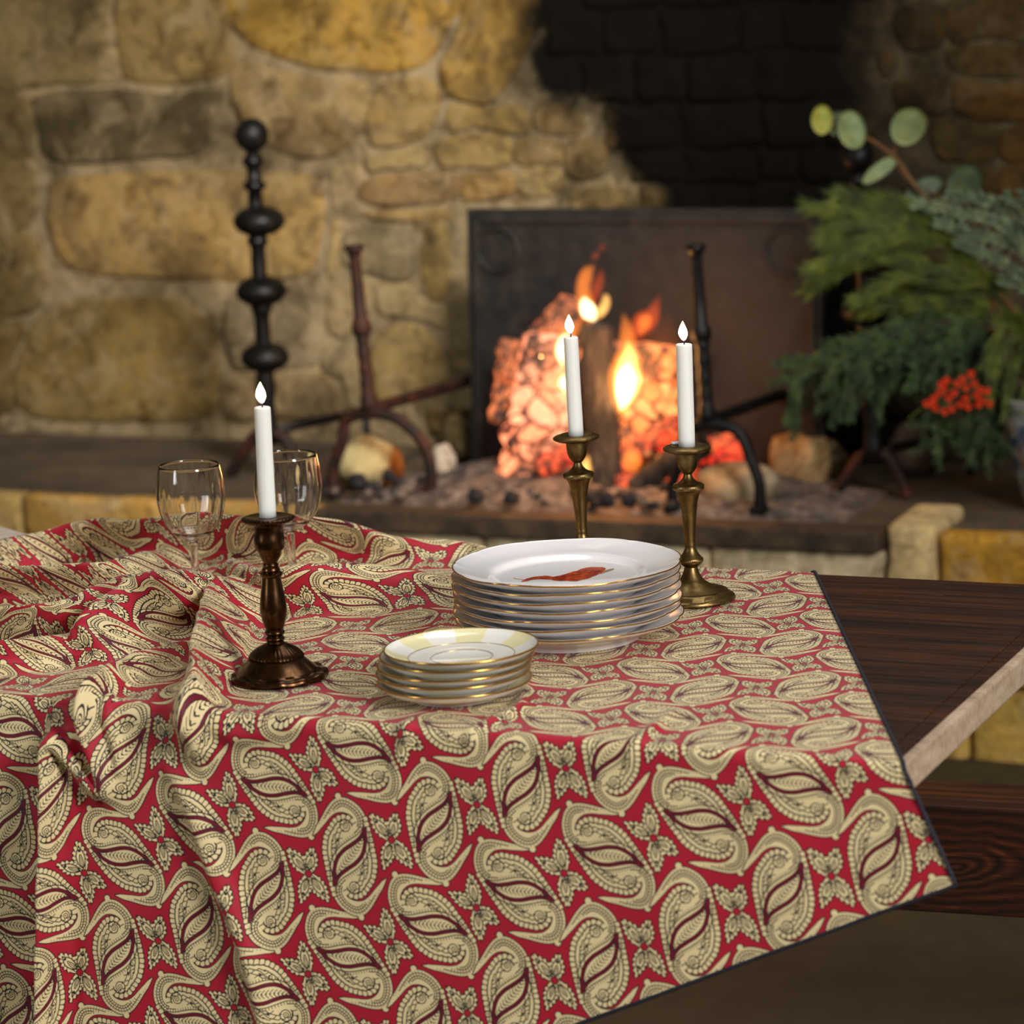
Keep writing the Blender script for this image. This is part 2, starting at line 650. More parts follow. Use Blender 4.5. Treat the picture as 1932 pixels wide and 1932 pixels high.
hx = lambda px, py=985: hxz(px, py)[0]
LIP = .036
zt, zl = HZ + .004, .27
HB = [(-2.3, -1.86, zl, zt, (186, 154, 90)), (-1.855, -1.4, zl, zt, (190, 160, 98)), (-1.395, -.955, zl, zt, (182, 150, 84)), (-.95, hx(-160), zl, zt, (190, 158, 90)), (hx(-160), hx(38), zl, zt, (196, 170, 112)), (hx(44), hx(300), zl, zt, (178, 142, 76)),
      (hx(306), hx(600), zl, zt, (176, 142, 80)), (hx(604), hx(905), zl, HZ - LIP, (236, 222, 188)), (hx(910), hx(1330), zl, HZ - LIP, (236, 224, 190)),
      (hx(1335), hx(1662), zl, HZ - LIP, (232, 218, 184)), (hx(1668), hx(1764), zl + .03, zt + .012, (226, 204, 152)), (hx(1769), hx(2080), zl + .02, zt, (200, 154, 62)),
      (hx(2085), hx(2085) + .3, zl, zt, (196, 160, 84)), (hx(2085) + .305, hx(2085) + .7, zl, zt, (196, 160, 84))]
for k, (a, b, c0, c1, col) in enumerate(HB):
    block(a, b, c0, c1, col, 0, .2 if k in (7, 8, 9, 10) else .056, k * 5.3)
x = -2.4
k = 0
while x < 1.6:
    w = random.uniform(.16, .3)
    block(x, x + w - .006, .135, zl - .006, random.choice([(200, 170, 100), (214, 188, 130), (196, 160, 84)]), 0, .2, 50 + k)
    block(x + .07, x + .07 + w - .006, -.02, .129, random.choice([(190, 160, 84), (196, 166, 92), (180, 150, 80)]), 0, .2, 90 + k)
    x += w
    k += 1
m = NT('rusty_kerb')
n1 = m.noise(m.coord('Object'), 18, 5, .6)
m.col(m.ramp(n1, [(.3, srgb(46, 36, 27)), (.55, srgb(84, 66, 48)), (.75, srgb(110, 88, 62))]))
m.setv(Roughness=.75, Metallic=.3)
m.bump(n1, .4, .006)
obj('iron_kerb', *box(hx(604), hx(1664), -.026, .04, HZ - LIP, HZ + .006, .006), m.m, hearth, False)


# ------------------------------------------------------------------ tablecloth print (drawn here, a flat woven print on the fabric)
def raster_poly(P, W, H):
    """even-odd fill of polygon P (pixels) on a W x H patch"""
    P = np.asarray(P, float)
    m = np.zeros((H, W), bool)
    x0, y0 = np.maximum(np.floor(P.min(0)).astype(int), 0)
    x1, y1 = np.minimum(np.ceil(P.max(0)).astype(int) + 1, (W, H))
    if x1 <= x0 or y1 <= y0:
        return m
    X, Y = np.meshgrid(np.arange(x0, x1) + .5, np.arange(y0, y1) + .5)
    c = np.zeros(X.shape, bool)
    n = len(P)
    for i in range(n):
        ax, ay = P[i]
        bx, by = P[(i + 1) % n]
        if ay == by:
            continue
        s = ((ay > Y) != (by > Y)) & (X < (bx - ax) * (Y - ay) / (by - ay) + ax)
        c ^= s
    m[y0:y1, x0:x1] = c
    return m


class Motif:
    def __init__(self, half, k):
        self.k, self.W = k, int(2 * half * k)
        self.c = half * k
        self.img = np.zeros((self.W, self.W), np.int8)      # 0 ground, 1 cream, 2 ink, 3 dark red, 4 red

    def px(self, P):
        return np.asarray(P, float) * self.k + self.c

    def dist_line(self, P, w):
        """mask of a stroke of width w along P"""
        Q = self.px(P)
        r = w * self.k / 2
        m = np.zeros((self.W, self.W), bool)
        for a, b in zip(Q[:-1], Q[1:]):
            x0, y0 = np.maximum(np.floor(np.minimum(a, b) - r - 1).astype(int), 0)
            x1, y1 = np.minimum(np.ceil(np.maximum(a, b) + r + 1).astype(int), self.W)
            if x1 <= x0 or y1 <= y0:
                continue
            X, Y = np.meshgrid(np.arange(x0, x1) + .5, np.arange(y0, y1) + .5)
            d = b - a
            L = d @ d + 1e-9
            t = np.clip(((X - a[0]) * d[0] + (Y - a[1]) * d[1]) / L, 0, 1)
            m[y0:y1, x0:x1] |= (X - a[0] - t * d[0]) ** 2 + (Y - a[1] - t * d[1]) ** 2 < r * r
        return m

    def disc(self, c, r):
        c = self.px(c)
        X, Y = np.meshgrid(np.arange(self.W) + .5, np.arange(self.W) + .5)
        return (X - c[0]) ** 2 + (Y - c[1]) ** 2 < (r * self.k) ** 2

    def stroke(self, P, w, v, sym=False):
        self.img[self.dist_line(P, w)] = v
        if sym:
            self.img[self.dist_line(-np.asarray(P, float), w)] = v

    def grow(self, m, r):
        n = max(1, int(round(r * self.k)))
        o = m.copy()
        for i in range(n):
            q = o.copy()
            q[1:] |= o[:-1]
            q[:-1] |= o[1:]
            if i % 2:
                q[:, 1:] |= q[:, :-1].copy()
                q[:, :-1] |= q[:, 1:].copy()
            else:
                q[:, 1:] |= o[:, :-1]
                q[:, :-1] |= o[:, 1:]
            o = q
        return o


def along(P, step, start=0.0):
    P = np.asarray(P, float)
    d = np.r_[0, np.cumsum(np.linalg.norm(np.diff(P, axis=0), axis=1))]
    s = np.arange(start, d[-1], step)
    x, y = np.interp(s, d, P[:, 0]), np.interp(s, d, P[:, 1])
    x2, y2 = np.interp(s + 1, d, P[:, 0]), np.interp(s + 1, d, P[:, 1])
    t = np.c_[x2 - x, y2 - y]
    t[-1] = t[-2] if len(t) > 1 else t[-1]
    t /= np.linalg.norm(t, axis=1)[:, None] + 1e-9
    return np.c_[x, y], t


def offset(P, d):
    P = np.asarray(P, float)
    t = np.gradient(P, axis=0)
    t /= np.linalg.norm(t, axis=1)[:, None] + 1e-9
    return P + np.c_[-t[:, 1], t[:, 0]] * d


UNIT = 850.0                      # drawing units per repeat along the hem
ROWU = 765.0                      # drawing units per row
KX = .82                          # texels per drawing unit
LINE = 10.0


def draw_paisley():
    M = Motif(560, KX * 1.0)
    c = np.array([885.0, 1095.0])
    P = lambda *a: np.array(a, float) - c
    tail_o = catmull(P((1010, 752), (930, 722), (850, 706), (760, 686), (690, 676), (635, 678), (580, 700), (535, 750), (508, 830), (506, 900), (522, 960), (560, 1010), (612, 1040)), 8)
    tail_i = catmull(P((1010, 752), (940, 762), (860, 762), (770, 754), (705, 768), (652, 806), (622, 858), (616, 910), (640, 950), (690, 960)), 8)
    body = catmull(P((650, 960), (640, 915), (654, 862), (694, 822), (757, 806), (830, 816), (900, 830), (966, 866), (1034, 924), (1092, 1004), (1150, 1090), (1206, 1180), (1240, 1240)), 8)
    low = catmull(P((612, 1040), (700, 1042), (800, 1020), (900, 1006), (1000, 1018), (1085, 1064), (1160, 1140)), 8)
    tail = np.vstack([tail_o, tail_i[::-1]])
    bodyp = np.vstack([body, P((1160, 1240), (1000, 1180), (885, 1095), (700, 1080), (560, 1010)), ])
    sil = raster_poly(M.px(tail), M.W, M.W) | raster_poly(M.px(bodyp), M.W, M.W)
    sil |= M.disc(P((583, 682))[0], 26)
    bumps, tang = along(body, 44, 6)
    for q in bumps:
        sil |= M.disc(q, 27)
    q2, t2 = along(tail_o, 60, 120)
    sil |= sil[::-1, ::-1]
    M.img[M.grow(sil, LINE * .8)] = 2
    M.img[sil] = 1
    cres = np.vstack([catmull(P((1000, 770), (905, 766), (840, 764), (770, 760), (704, 772), (652, 810), (622, 864), (622, 900), (640, 950)), 6),
                      P((660, 960), (760, 900), (900, 870), (1000, 860))])
    bm_ = raster_poly(M.px(bodyp), M.W, M.W)
    for q in bumps:
        bm_ |= M.disc(q, 25)
    for s in (1, -1):
        m = raster_poly(M.px(cres * s), M.W, M.W)
        bs = bm_ if s == 1 else bm_[::-1, ::-1]
        M.img[M.grow(m & ~bs, LINE * .7) & (M.img == 1)] = 2
        M.img[m & ~bs] = 4
        M.img[m & M.grow(bs, LINE * .8)] = 2
        M.img[bs] = 1
    # scalloped rim: inner line, spokes and a second wavy line
    cen = np.array([860.0, 940.0]) - c
    n_in = lambda Q, d: Q + (lambda v: v / (np.linalg.norm(v, axis=1)[:, None] + 1e-9))(cen + np.c_[(Q[:, 0] - cen[0]) * .55, np.zeros(len(Q))] - Q) * d
    for i, (q, t) in enumerate(zip(bumps, tang)):
        nrm = np.array([-t[1], t[0]])
        a, b = q + t * 22 - nrm * 24, q + t * 22 + nrm * 20
        M.stroke([a, b], LINE * .8, 2, True)
    i1 = offset(body, 22)[4:-4]
    w = np.sin(np.arange(len(i1)) * 1.1)[:, None] * 4
    M.stroke(i1 + w, LINE * 1.05, 2, True)
    i2 = offset(body, 58)[14:-14]
    w = np.sin(np.arange(len(i2)) * .75)[:, None] * 7
    M.stroke(i2 + w, LINE * .8, 2, True)
    i3 = offset(body, 98)[30:-28]
    w = np.sin(np.arange(len(i3)) * .6)[:, None] * 10
    M.stroke(i3 + w, LINE * .75, 2, True)
    # inner leaf scribbles
    for pts in (((800, 900), (830, 880), (870, 900), (900, 930), (940, 920), (960, 950)), ((820, 945), (850, 930), (880, 955), (920, 965), (950, 985), (1000, 985))):
        M.stroke(catmull(P(*pts), 5), LINE * .8, 2, True)
    for q in ((870, 930), (905, 900), (940, 950)):
        for s in (1, -1):
            M.img[M.disc(P(q)[0] * s, 9)] = 2
    # spiral eye with a small flower
    th = np.linspace(0, 3.6 * math.pi, 70)
    r = 62 - 11 * th / math.pi
    sp = np.c_[720 + r * np.cos(th + 2.4), 897 + r * np.sin(th + 2.4)] - c
    M.stroke(sp[:50], LINE * .85, 2, True)
    for s in (1, -1):
        M.img[M.disc(s * P((720, 897))[0], 24)] = 2
        M.img[M.disc(s * P((720, 897))[0], 17)] = 1
        M.img[M.disc(s * P((720, 897))[0], 7)] = 2
    # tail band: two inner lines and beads
    arc_o = np.vstack([tail_o[8:], low[4:]])
    l1, l2 = offset(arc_o, -26), offset(arc_o, -52)
    if np.linalg.norm(l1[30] - cen) > np.linalg.norm(arc_o[30] - cen):
        l1, l2 = offset(arc_o, 26), offset(arc_o, 52)
    sgn = 1 if np.allclose(l1, offset(arc_o, 26)) else -1
    k1 = len(tail_o) - 8
    M.stroke(l1[10:], LINE * .8, 2, True)
    M.stroke(l2[22:k1 + 6], LINE * .8, 2, True)
    bq, bt = along(offset(arc_o, sgn * 38), 26, 170)
    for q, t in zip(bq, bt):
        nrm = np.array([-t[1], t[0]])
        M.stroke([q - nrm * 13, q + nrm * 13], LINE * .6, 2, True)
    M.stroke(offset(arc_o, sgn * 74)[26:k1], LINE * .7, 2, True)
    bq, bt = along(offset(arc_o, sgn * 63)[20:k1], 24, 10)
    for q, t in zip(bq, bt):
        M.stroke([q - np.array([-t[1], t[0]]) * 9, q + np.array([-t[1], t[0]]) * 9], LINE * .6, 2, True)
    bq, bt = along(offset(arc_o, sgn * 13)[:k1], 30, 40)
    for q, t in zip(bq, bt):
        M.stroke([q, q + t * 8], LINE * .5, 2, True)
    # middle leaf, red ribbon each side, herringbone inside
    up = catmull(P((598, 1030), (690, 1052), (790, 1040), (890, 1022), (990, 1030), (1085, 1080), (1165, 1152)), 8)
    M.stroke(up, LINE * 3.6, 2, True)
    M.stroke(up, LINE * 2.3, 3, True)
    inner = np.vstack([offset(up, 26), -offset(up, 26)])
    leafc = catmull(P((655, 1060), (770, 1085), (885, 1095), (1000, 1105), (1112, 1130)), 6)
    q, t = along(leafc, 34, 10)
    for j, (a, d) in enumerate(zip(q, t)):
        f = math.sin(math.pi * (j + 1) / (len(q) + 1)) ** .7
        nrm = np.array([-d[1], d[0]])
        for s in (1, -1):
            M.stroke([a + nrm * s * 10, a + nrm * s * 34 * f + d * 24], LINE * .62, 2)
        if 1 < j < len(q) - 1:
            M.img[M.disc(a, 8)] = 2
    return M


def draw_flower():
    M = Motif(350, KX * 1.02)
    tips = [(-30, -275), (-222, -116), (14, 266), (186, 122)]
    wid = [56, 50, 56, 56]
    sils, ins = [], []
    for (tx, ty), w in zip(tips, wid):
        d = np.array([tx, ty], float)
        L = np.linalg.norm(d)
        d /= L
        n = np.array([-d[1], d[0]])
        side = [(0.03, .34), (.18, .78), (.40, 1.0), (.60, .96), (.78, .62), (.92, .24)]
        pts = [d * 0.02 * L] + [d * a * L + n * b * w for a, b in side] + [d * L] + [d * a * L - n * b * w for a, b in side[::-1]]
        Q = catmull(pts, 6, True)
        m = raster_poly(M.px(Q), M.W, M.W)
        bq, bt = along(np.vstack([Q, Q[:1]]), 44, 60)
        for q in bq:
            if np.linalg.norm(q) > .3 * L:
                m |= M.disc(q, 11)
        sils.append((m, Q, d, n, L, w, bq, bt))
    allm = np.zeros_like(sils[0][0])
    for s in sils:
        allm |= s[0]
    M.img[M.grow(allm, LINE * .8)] = 2
    M.img[allm] = 1
    for m, Q, d, n, L, w, bq, bt in sils:
        cc = d * L * .5
        inn = cc + (Q - cc) * .66
        M.stroke(np.vstack([inn, inn[:1]]), LINE * .95, 2)
        for q, t in zip(bq, bt):
            v = cc - q
            v = v / np.linalg.norm(v)
            if np.linalg.norm(q) > .25 * L:
                M.stroke([q + t * 22 - v * 11, q + t * 22 + v * 18], LINE * .7, 2)
        core = catmull([d * L * .14, d * L * .34 + n * w * .3, d * L * .58, d * L * .34 - n * w * .3], 6, True)
        M.stroke(np.vstack([core, core[:1]]), LINE * .8, 2)
        M.stroke([d * L * .2, d * L * .48], LINE * .6, 2)
        tip = d * L * .7
        M.img[M.disc(tip, 13)] = 2
        M.img[M.disc(d * L * .84, 8)] = 2
        M.stroke([d * L * .05 + n * 16, d * L * .3 + n * w * .55], LINE * .7, 2)
    for r, v in ((34, 2), (26, 4)):
        M.img[M.disc((0, 0), r)] = v
    return M


def rot_resample(M, ang, mirror):
    """turn a motif from photograph axes to cloth axes"""
    W = M.W
    Y, X = np.mgrid[0:W, 0:W]
    s, t = X + .5 - M.c, Y + .5 - M.c
    if mirror:
        t = -t
    ca, sa = math.cos(ang), math.sin(ang)
    dx, dy = ca * s + sa * t, -sa * s + ca * t
    ix, iy = np.floor(dx + M.c).astype(int), np.floor(dy + M.c).astype(int)
    ok = (ix >= 0) & (iy >= 0) & (ix < W) & (iy < W)
    out = np.zeros((W, W), np.int8)
    out[ok] = M.img[iy[ok], ix[ok]]
    return out


TW, TH = int(round(UNIT * KX)), int(round(2 * ROWU * KX))
ANG = math.radians(21.3)
tile = np.full((TH, TW), 4, np.int8)


def stamp(patch, s, t):
    W = patch.shape[0]
    x0, y0 = int(round(s * TW - W / 2)), int(round(t * TH - W / 2))
    yy, xx = np.nonzero(patch)
    tile[(yy + y0) % TH, (xx + x0) % TW] = patch[yy, xx]


pa, fl = draw_paisley(), draw_flower()
stamp(rot_resample(fl, ANG, False), .5, .25)
stamp(rot_resample(fl, ANG, True), -.04, .75)
stamp(rot_resample(pa, ANG, False), 0.0, .25)
stamp(rot_resample(pa, ANG, True), .46, .75)
lin = lambda *c: np.array(srgb(*c)[:3])
pal = np.array([lin(176, 28, 50), lin(234, 214, 162), lin(22, 20, 26), lin(110, 16, 38), lin(176, 28, 50)])
rgb = pal[tile]
rgb = (rgb + np.roll(rgb, 1, 0) + np.roll(rgb, 1, 1) + np.roll(np.roll(rgb, 1, 0), 1, 1)) / 4
buf = np.ones((TH, TW, 4), np.float32)
buf[..., :3] = rgb[::-1]
print_img = bpy.data.images.new('paisley_print', TW, TH, float_buffer=True)
print_img.colorspace_settings.name = 'Linear Rec.709'
print_img.pixels.foreach_set(buf.ravel())
print_img.update()


# ------------------------------------------------------------------ dining table, bench, pale linen
def dark_wood(name, c0, c1, c2, rough=.32, along=(1.2, 16, 16), scr=False):
    m = NT(name)
    v = m.coord('Object', along)
    n1 = m.noise(v, 2.4, 8, .62, .8)
    n2 = m.noise(v, 9, 6, .6, .3)
    wv = m.n('ShaderNodeTexWave', wave_type='RINGS', rings_direction='Z')
    wv.inputs['Scale'].default_value = 1.3
    wv.inputs['Distortion'].default_value = 6
    wv.inputs['Detail'].default_value = 3
    m.l(v, wv.inputs['Vector'])
    c = m.ramp(n1, [(.34, c0), (.5, c1), (.68, c2)])
    c = m.mix(.16, c, m.ramp(wv.outputs['Fac'], [(.2, c0), (.8, c2)]))
    c = m.mix(.5, c, m.ramp(n2, [(.35, (.35, .3, .28)), (.6, (1, 1, 1))]), 'MULTIPLY')
    if scr:
        vs = m.coord('Object', (2.2, 60, 60))
        sc = m.noise(vs, 6, 2, .5, .4)
        c = m.mix(m.maprange(sc, .735, .76, 0, .5), c, srgb(150, 120, 90))
    m.col(c)
    m.l(m.ramp(n2, [(.3, (rough + .2,) * 3), (.7, (rough,) * 3)]), m.b.inputs['Roughness'])
    m.bump(n2, .12, .002)
    m.b.inputs['Specular IOR Level'].default_value = .28
    return m.m


M_table = dark_wood('dark_stained_wood', srgb(26, 14, 8), srgb(52, 28, 15), srgb(82, 46, 24), .42, scr=True)
M_bench = dark_wood('bench_wood', srgb(24, 13, 8), srgb(58, 32, 18), srgb(104, 58, 29), .4, (1.0, 11, 11))
TD = float((onz(1540, 1083, TZ) - T0) @ e2)
TL = 2.9
TTH = .034
table = thing('dining_table', 'long dark-stained wooden dining table with worn end painted pale as if window-lit, half covered by paisley cloth', 'table', (T0[0], T0[1], 0))
# boards of the top run the length of the table
NB = 5
for k in range(NB):
    y0, y1 = TD * k / NB, TD * (k + 1) / NB
    obj('plank', *box(-TL, -.030, y0 + .0004, y1 - .0004, TZ - TTH, TZ, .0015, 1), M_table, table, False)
M_edge = NT('worn_lit_edge')  # pale colour paints the window's light onto the table's end face
v = M_edge.coord('Object', (1, 2.2, 6))
n1 = M_edge.noise(v, 9, 6, .65)
n2 = M_edge.noise(M_edge.coord('Object', (1, 8, 2)), 40, 4, .6)
M_edge.col(M_edge.mix(.5, M_edge.ramp(n1, [(.32, srgb(112, 86, 62)), (.5, srgb(176, 150, 122)), (.66, srgb(206, 184, 158))]), M_edge.ramp(n2, [(.3, srgb(140, 112, 86)), (.65, srgb(210, 190, 165))])))
M_edge.setv(Roughness=.5)
M_edge.bump(n2, .3, .003)
obj('end_board', *box(-.0295, -.012, 0, TD, TZ - TTH, TZ, .0015, 1), M_table, table, False)
obj('end_lipping', *box(-.012, 0, 0, TD, TZ - TTH, TZ - .001, .003, 2), M_edge.m, table, False)['label'] = 'worn end lipping painted pale as if window-lit'
for sx in (-TL + .25, -1.0):
    for sy in (.1, TD - .18):
        obj('leg', *box(sx - .04, sx + .04, sy, sy + .08, 0, TZ - TTH - .0005, .006), M_table, table, False)
obj('stretcher', *box(-TL + .29, -1.04, TD / 2 - .02, TD / 2 + .02, .3, .36, .004), M_table, table, False)

bz = .43
BP = onz(1760, 1519, bz)
by = float((BP - T0) @ e2)
bd = float((onz(1770, 1472, bz) - BP) @ e2)
bench = thing('bench', 'dark brown wooden bench with knotty deep front rail standing behind the table', 'bench', (BP[0], BP[1], 0), math.radians(4.7))
fz = float(onv(1760, 1722, BP, e2)[2])
obj('seat', *box(-1.45, .65, .031, bd, bz - .03, bz, .002), M_bench, bench, False)
V, F = box(-1.45, .65, 0, .0305, fz, bz, .003)
bench_rail = obj('front_rail', V, F, M_bench, bench, False)
obj('back_rail', *box(-1.45, .65, bd - .035, bd - .004, fz, bz - .031, .003), M_bench, bench, False)
for sx in (-1.4, .6):
    obj('leg', *box(sx - .03, sx + .03, .036, bd - .036, 0, bz - .031, .004), M_bench, bench, False)
# knot with grain flowing round it on the rail
kn = NT('knot_wood')
kb = onv(1868, 1596, BP, e2) - BP
v = kn.coord('Object')
mp = kn.n('ShaderNodeMapping')
mp.inputs['Location'].default_value = (-kb[0] * 1.0, 0, -(kb[2] + bz) * 3.0)
mp.inputs['Scale'].default_value = (1.0, 1, 3.0)
kn.l(v, mp.inputs[0])
ns = kn.n('ShaderNodeTexNoise')
ns.inputs['Scale'].default_value = 7
ns.inputs['Detail'].default_value = 4
kn.l(v, ns.inputs['Vector'])
sc = kn.n('ShaderNodeVectorMath', operation='MULTIPLY_ADD')
kn.l(ns.outputs['Color'], sc.inputs[0])
sc.inputs[1].default_value = (.09, 0, .16)
kn.l(mp.outputs[0], sc.inputs[2])
ln = kn.n('ShaderNodeVectorMath', operation='LENGTH')
kn.l(sc.outputs[0], ln.inputs[0])
rings = kn.math('SINE', kn.math('MULTIPLY', kn.math('POWER', ln.outputs['Value'], .8), 150))
g2 = kn.noise(kn.coord('Object', (1.5, 30, 60)), 5, 5, .6, .5)
f = kn.math('ADD', kn.math('MULTIPLY', kn.maprange(rings, -1, 1, 0, 1), kn.maprange(ln.outputs['Value'], .05, .3, .30, .12)), kn.math('MULTIPLY', g2, .7))
kn.col(kn.ramp(f, [(.3, srgb(30, 16, 11)), (.58, srgb(66, 33, 19)), (.95, srgb(140, 70, 32))]))
kn.setv(Roughness=.4)
bench_rail.data.materials[0] = kn.m

M_linen = NT('pale_linen')
n1 = M_linen.noise(M_linen.coord('Object', (1, 1, 1)), 60, 3, .5)
M_linen.col(M_linen.ramp(n1, [(.3, srgb(206, 190, 170)), (.7, srgb(222, 208, 190))]))
M_linen.setv(Roughness=.85)
lp = [onz(x, y, TZ + .012) for x, y in ((-140, 975), (0, 991), (58, 1008), (140, 1012), (144, 1022), (-140, 1036))]
lo = np.mean(lp, axis=0)
V = [tuple(p - np.r_[lo[:2], TZ]) for p in lp]
n = len(V)
V += [(x, y, .0004) for x, y, z in V]
F = [tuple(range(n))[::-1], tuple(range(n, 2 * n))] + [(i, (i + 1) % n, n + (i + 1) % n, n + i) for i in range(n)]
bm = bmesh.new()
vs = [bm.verts.new(p) for p in V]
for f in F:
    bm.faces.new([vs[i] for i in f])
bmesh.ops.recalc_face_normals(bm, faces=bm.faces[:])
bmesh.ops.bevel(bm, geom=bm.edges[:], offset=.004, segments=3, affect='EDGES')
me = bpy.data.meshes.new('folded_linen')
bm.to_mesh(me)
bm.free()
me.materials.append(M_linen.m)
tag(link('folded_linen', me, None, (lo[0], lo[1], TZ + .0002)), 'pale beige folded linen lying at the far table edge behind the paisley cloth', 'linen')

# ------------------------------------------------------------------ paisley tablecloth
GAP, RAD, ZT = .006, .010, TZ + .0025
DROP0 = T0 + e2 * (-GAP)


def top_ab(px, py, h=0.0):
    p = onz(px, py, ZT + h) - T0
    return np.array([p @ e1, -(p @ e2) - 0.0])           # b < 0 on the table top, measured back from the edge


def drop_ab(px, py):
    p = onv(px, py, DROP0, e2) - T0
    return np.array([p @ e1, (ZT - RAD - TZ - p[2]) + math.pi * RAD / 2 - (RAD - GAP)])


# cloth axes: s along the hem, t down the cloth
ua = (drop_ab(983 + 164, 1678 - 64) - drop_ab(983 - 164, 1678 + 64)) / 2
REP = float(np.linalg.norm(ua))
TH = math.atan2(-ua[1], ua[0])
cT, sT = math.cos(TH), math.sin(TH)


def st_of(ab):
    a, b = ab
    return np.array([a * cT - b * sT, a * sT + b * cT])


ROW = REP * ROWU / UNIT
SM = float(np.mean([st_of(drop_ab(1705, 1462))[0], st_of(drop_ab(1812, 1665))[0]]))
TM = float(st_of(drop_ab(1808, 1667))[1])
A0 = st_of(drop_ab(983, 1678))
# right hem over the table top: it leans back less than the drop does
pb = top_ab(1540, 1084)
a_hem0 = SM / cT
SHEAR = (pb[0] - a_hem0) / pb[1] - math.tan(TH)

RIDGES = []      # (polyline in (a, b), heights, width in front, width behind)


FOLD = 1.38


def ridge(top=(), drop=(), wf=.03, wb=.03):
    P = [top_ab(x, y, h) for x, y, h in top] + [drop_ab(x, y) for x, y, h in drop]
    Hh = [h for *_, h in top] + [h for *_, h in drop]
    P = np.array(P)
    Q = catmull(np.c_[P, Hh], 5)
    RIDGES.append((Q[:, :2], np.maximum(Q[:, 2], 0) * FOLD, wf * .62, wb * .75))


ridge([(-160, 1050, .022), (0, 1033, .03), (110, 1010, .034), (235, 984, .046), (300, 989, .042), (400, 977, .05), (480, 977, .052), (560, 985, .05), (620, 981, .05), (690, 993, .042), (750, 1013, .032), (810, 1023, .022), (900, 1026, .014), (1000, 1040, .002)], wf=.045, wb=.05)
ridge([(-120, 1088, .026), (0, 1077, .038), (120, 1072, .043), (240, 1066, .043), (285, 1052, .038), (330, 1040, .022)], wf=.04, wb=.022)
ridge([(-120, 1175, .03), (0, 1158, .042), (90, 1150, .046), (180, 1137, .048), (275, 1098, .048), (330, 1085, .036), (350, 1080, .01)], wf=.036, wb=.02)
ridge([(150, 1205, .018), (200, 1168, .040), (297, 1108, .056), (340, 1090, .062), (390, 1082, .062), (430, 1084, .052), (458, 1099, .034), (480, 1115, .014)], wf=.07, wb=.024)
ridge([(470, 1092, .03), (446, 1104, .04), (432, 1148, .044), (418, 1195, .042), (392, 1240, .036), (366, 1290, .028), (348, 1338, .012)], wf=.034, wb=.02)
ridge([(345, 1218, .010), (290, 1232, .018), (240, 1250, .022), (200, 1272, .022), (150, 1303, .020), (114, 1342, .016)], [(110, 1390, .020), (114, 1500, .03), (118, 1700, .034), (122, 1932, .036), (122, 2080, .036)], wf=.013, wb=.02)
ridge([(206, 1315, .007), (164, 1348, .008)], [(150, 1384, .008), (144, 1464, .008), (142, 1600, .008), (142, 1800, .004)], wf=.012, wb=.012)
ridge([], [(322, 1450, .004), (362, 1507, .011), (400, 1600, .013), (431, 1677, .014), (475, 1772, .014), (510, 1900, .012), (530, 2020, .01)], wf=.02, wb=.026)
ridge([(-120, 1240, .02), (0, 1222, .026), (110, 1206, .026), (200, 1190, .014)], wf=.04, wb=.02)
ridge([(470, 1062, .03), (540, 1078, .037), (600, 1072, .044), (680, 1066, .044), (740, 1070, .038), (820, 1083, .026), (905, 1108, .006)], wf=.08, wb=.03)
ridge([(880, 1378, .003), (940, 1350, .006), (985, 1325, .006), (986, 1285, .002)], wf=.012, wb=.012)
ridge([(1180, 1404, .002), (1225, 1375, .005), (1270, 1340, .002)], wf=.012, wb=.012)
ridge([(690, 1394, .002), (760, 1366, .004), (800, 1345, .001)], wf=.012, wb=.012)
ridge([(300, 1310, .004), (420, 1345, .006), (560, 1352, .003)], wf=.02, wb=.02)


def height(A, B):
    """cloth relief at path coordinates (arrays)"""
    acc = np.zeros(A.shape)
    k = 360.0
    tot = np.ones(A.shape)
    for P, Hh, wf, wb in RIDGES:
        w = max(wf, wb) * 2.6
        lo, hi = P.min(0) - w, P.max(0) + w
        sel = np.nonzero((A > lo[0]) & (A < hi[0]) & (B > lo[1]) & (B < hi[1]))
        if len(sel[0]) == 0:
            continue
        a, b = A[sel], B[sel]
        best = np.full(a.shape, 1e9)
        sd = np.zeros(a.shape)
        hh = np.zeros(a.shape)
        for i in range(len(P) - 1):
            p, d = P[i], P[i + 1] - P[i]
            L = d @ d + 1e-12
            tr = ((a - p[0]) * d[0] + (b - p[1]) * d[1]) / L
            t = np.clip(tr, 0, 1)
            ex, ey = a - p[0] - t * d[0], b - p[1] - t * d[1]
            q = ex * ex + ey * ey
            u = q < best
            best[u] = q[u]
            sd[u] = (d[0] * ey - d[1] * ex)[u]
            hh[u] = (Hh[i] + (Hh[i + 1] - Hh[i]) * t)[u]
        dd = np.sqrt(best)
        wid = np.where(sd > 0, wf, wb)
        f = hh * np.exp(-(dd / wid) ** 2 * 1.1)
        tot[sel] += np.exp(k * f) - 1
    H = np.log(tot) / k
    H = H + .0012 * np.sin(A * 41 + np.sin(B * 23) * 1.3) * np.clip(B / .1, 0, 1)
    H = H + np.clip((-A - .62) / .3, 0, 1) * .002 * (1 + np.sin(A * 52 + B * 31) * np.sin(B * 47 - A * 13))
    return H


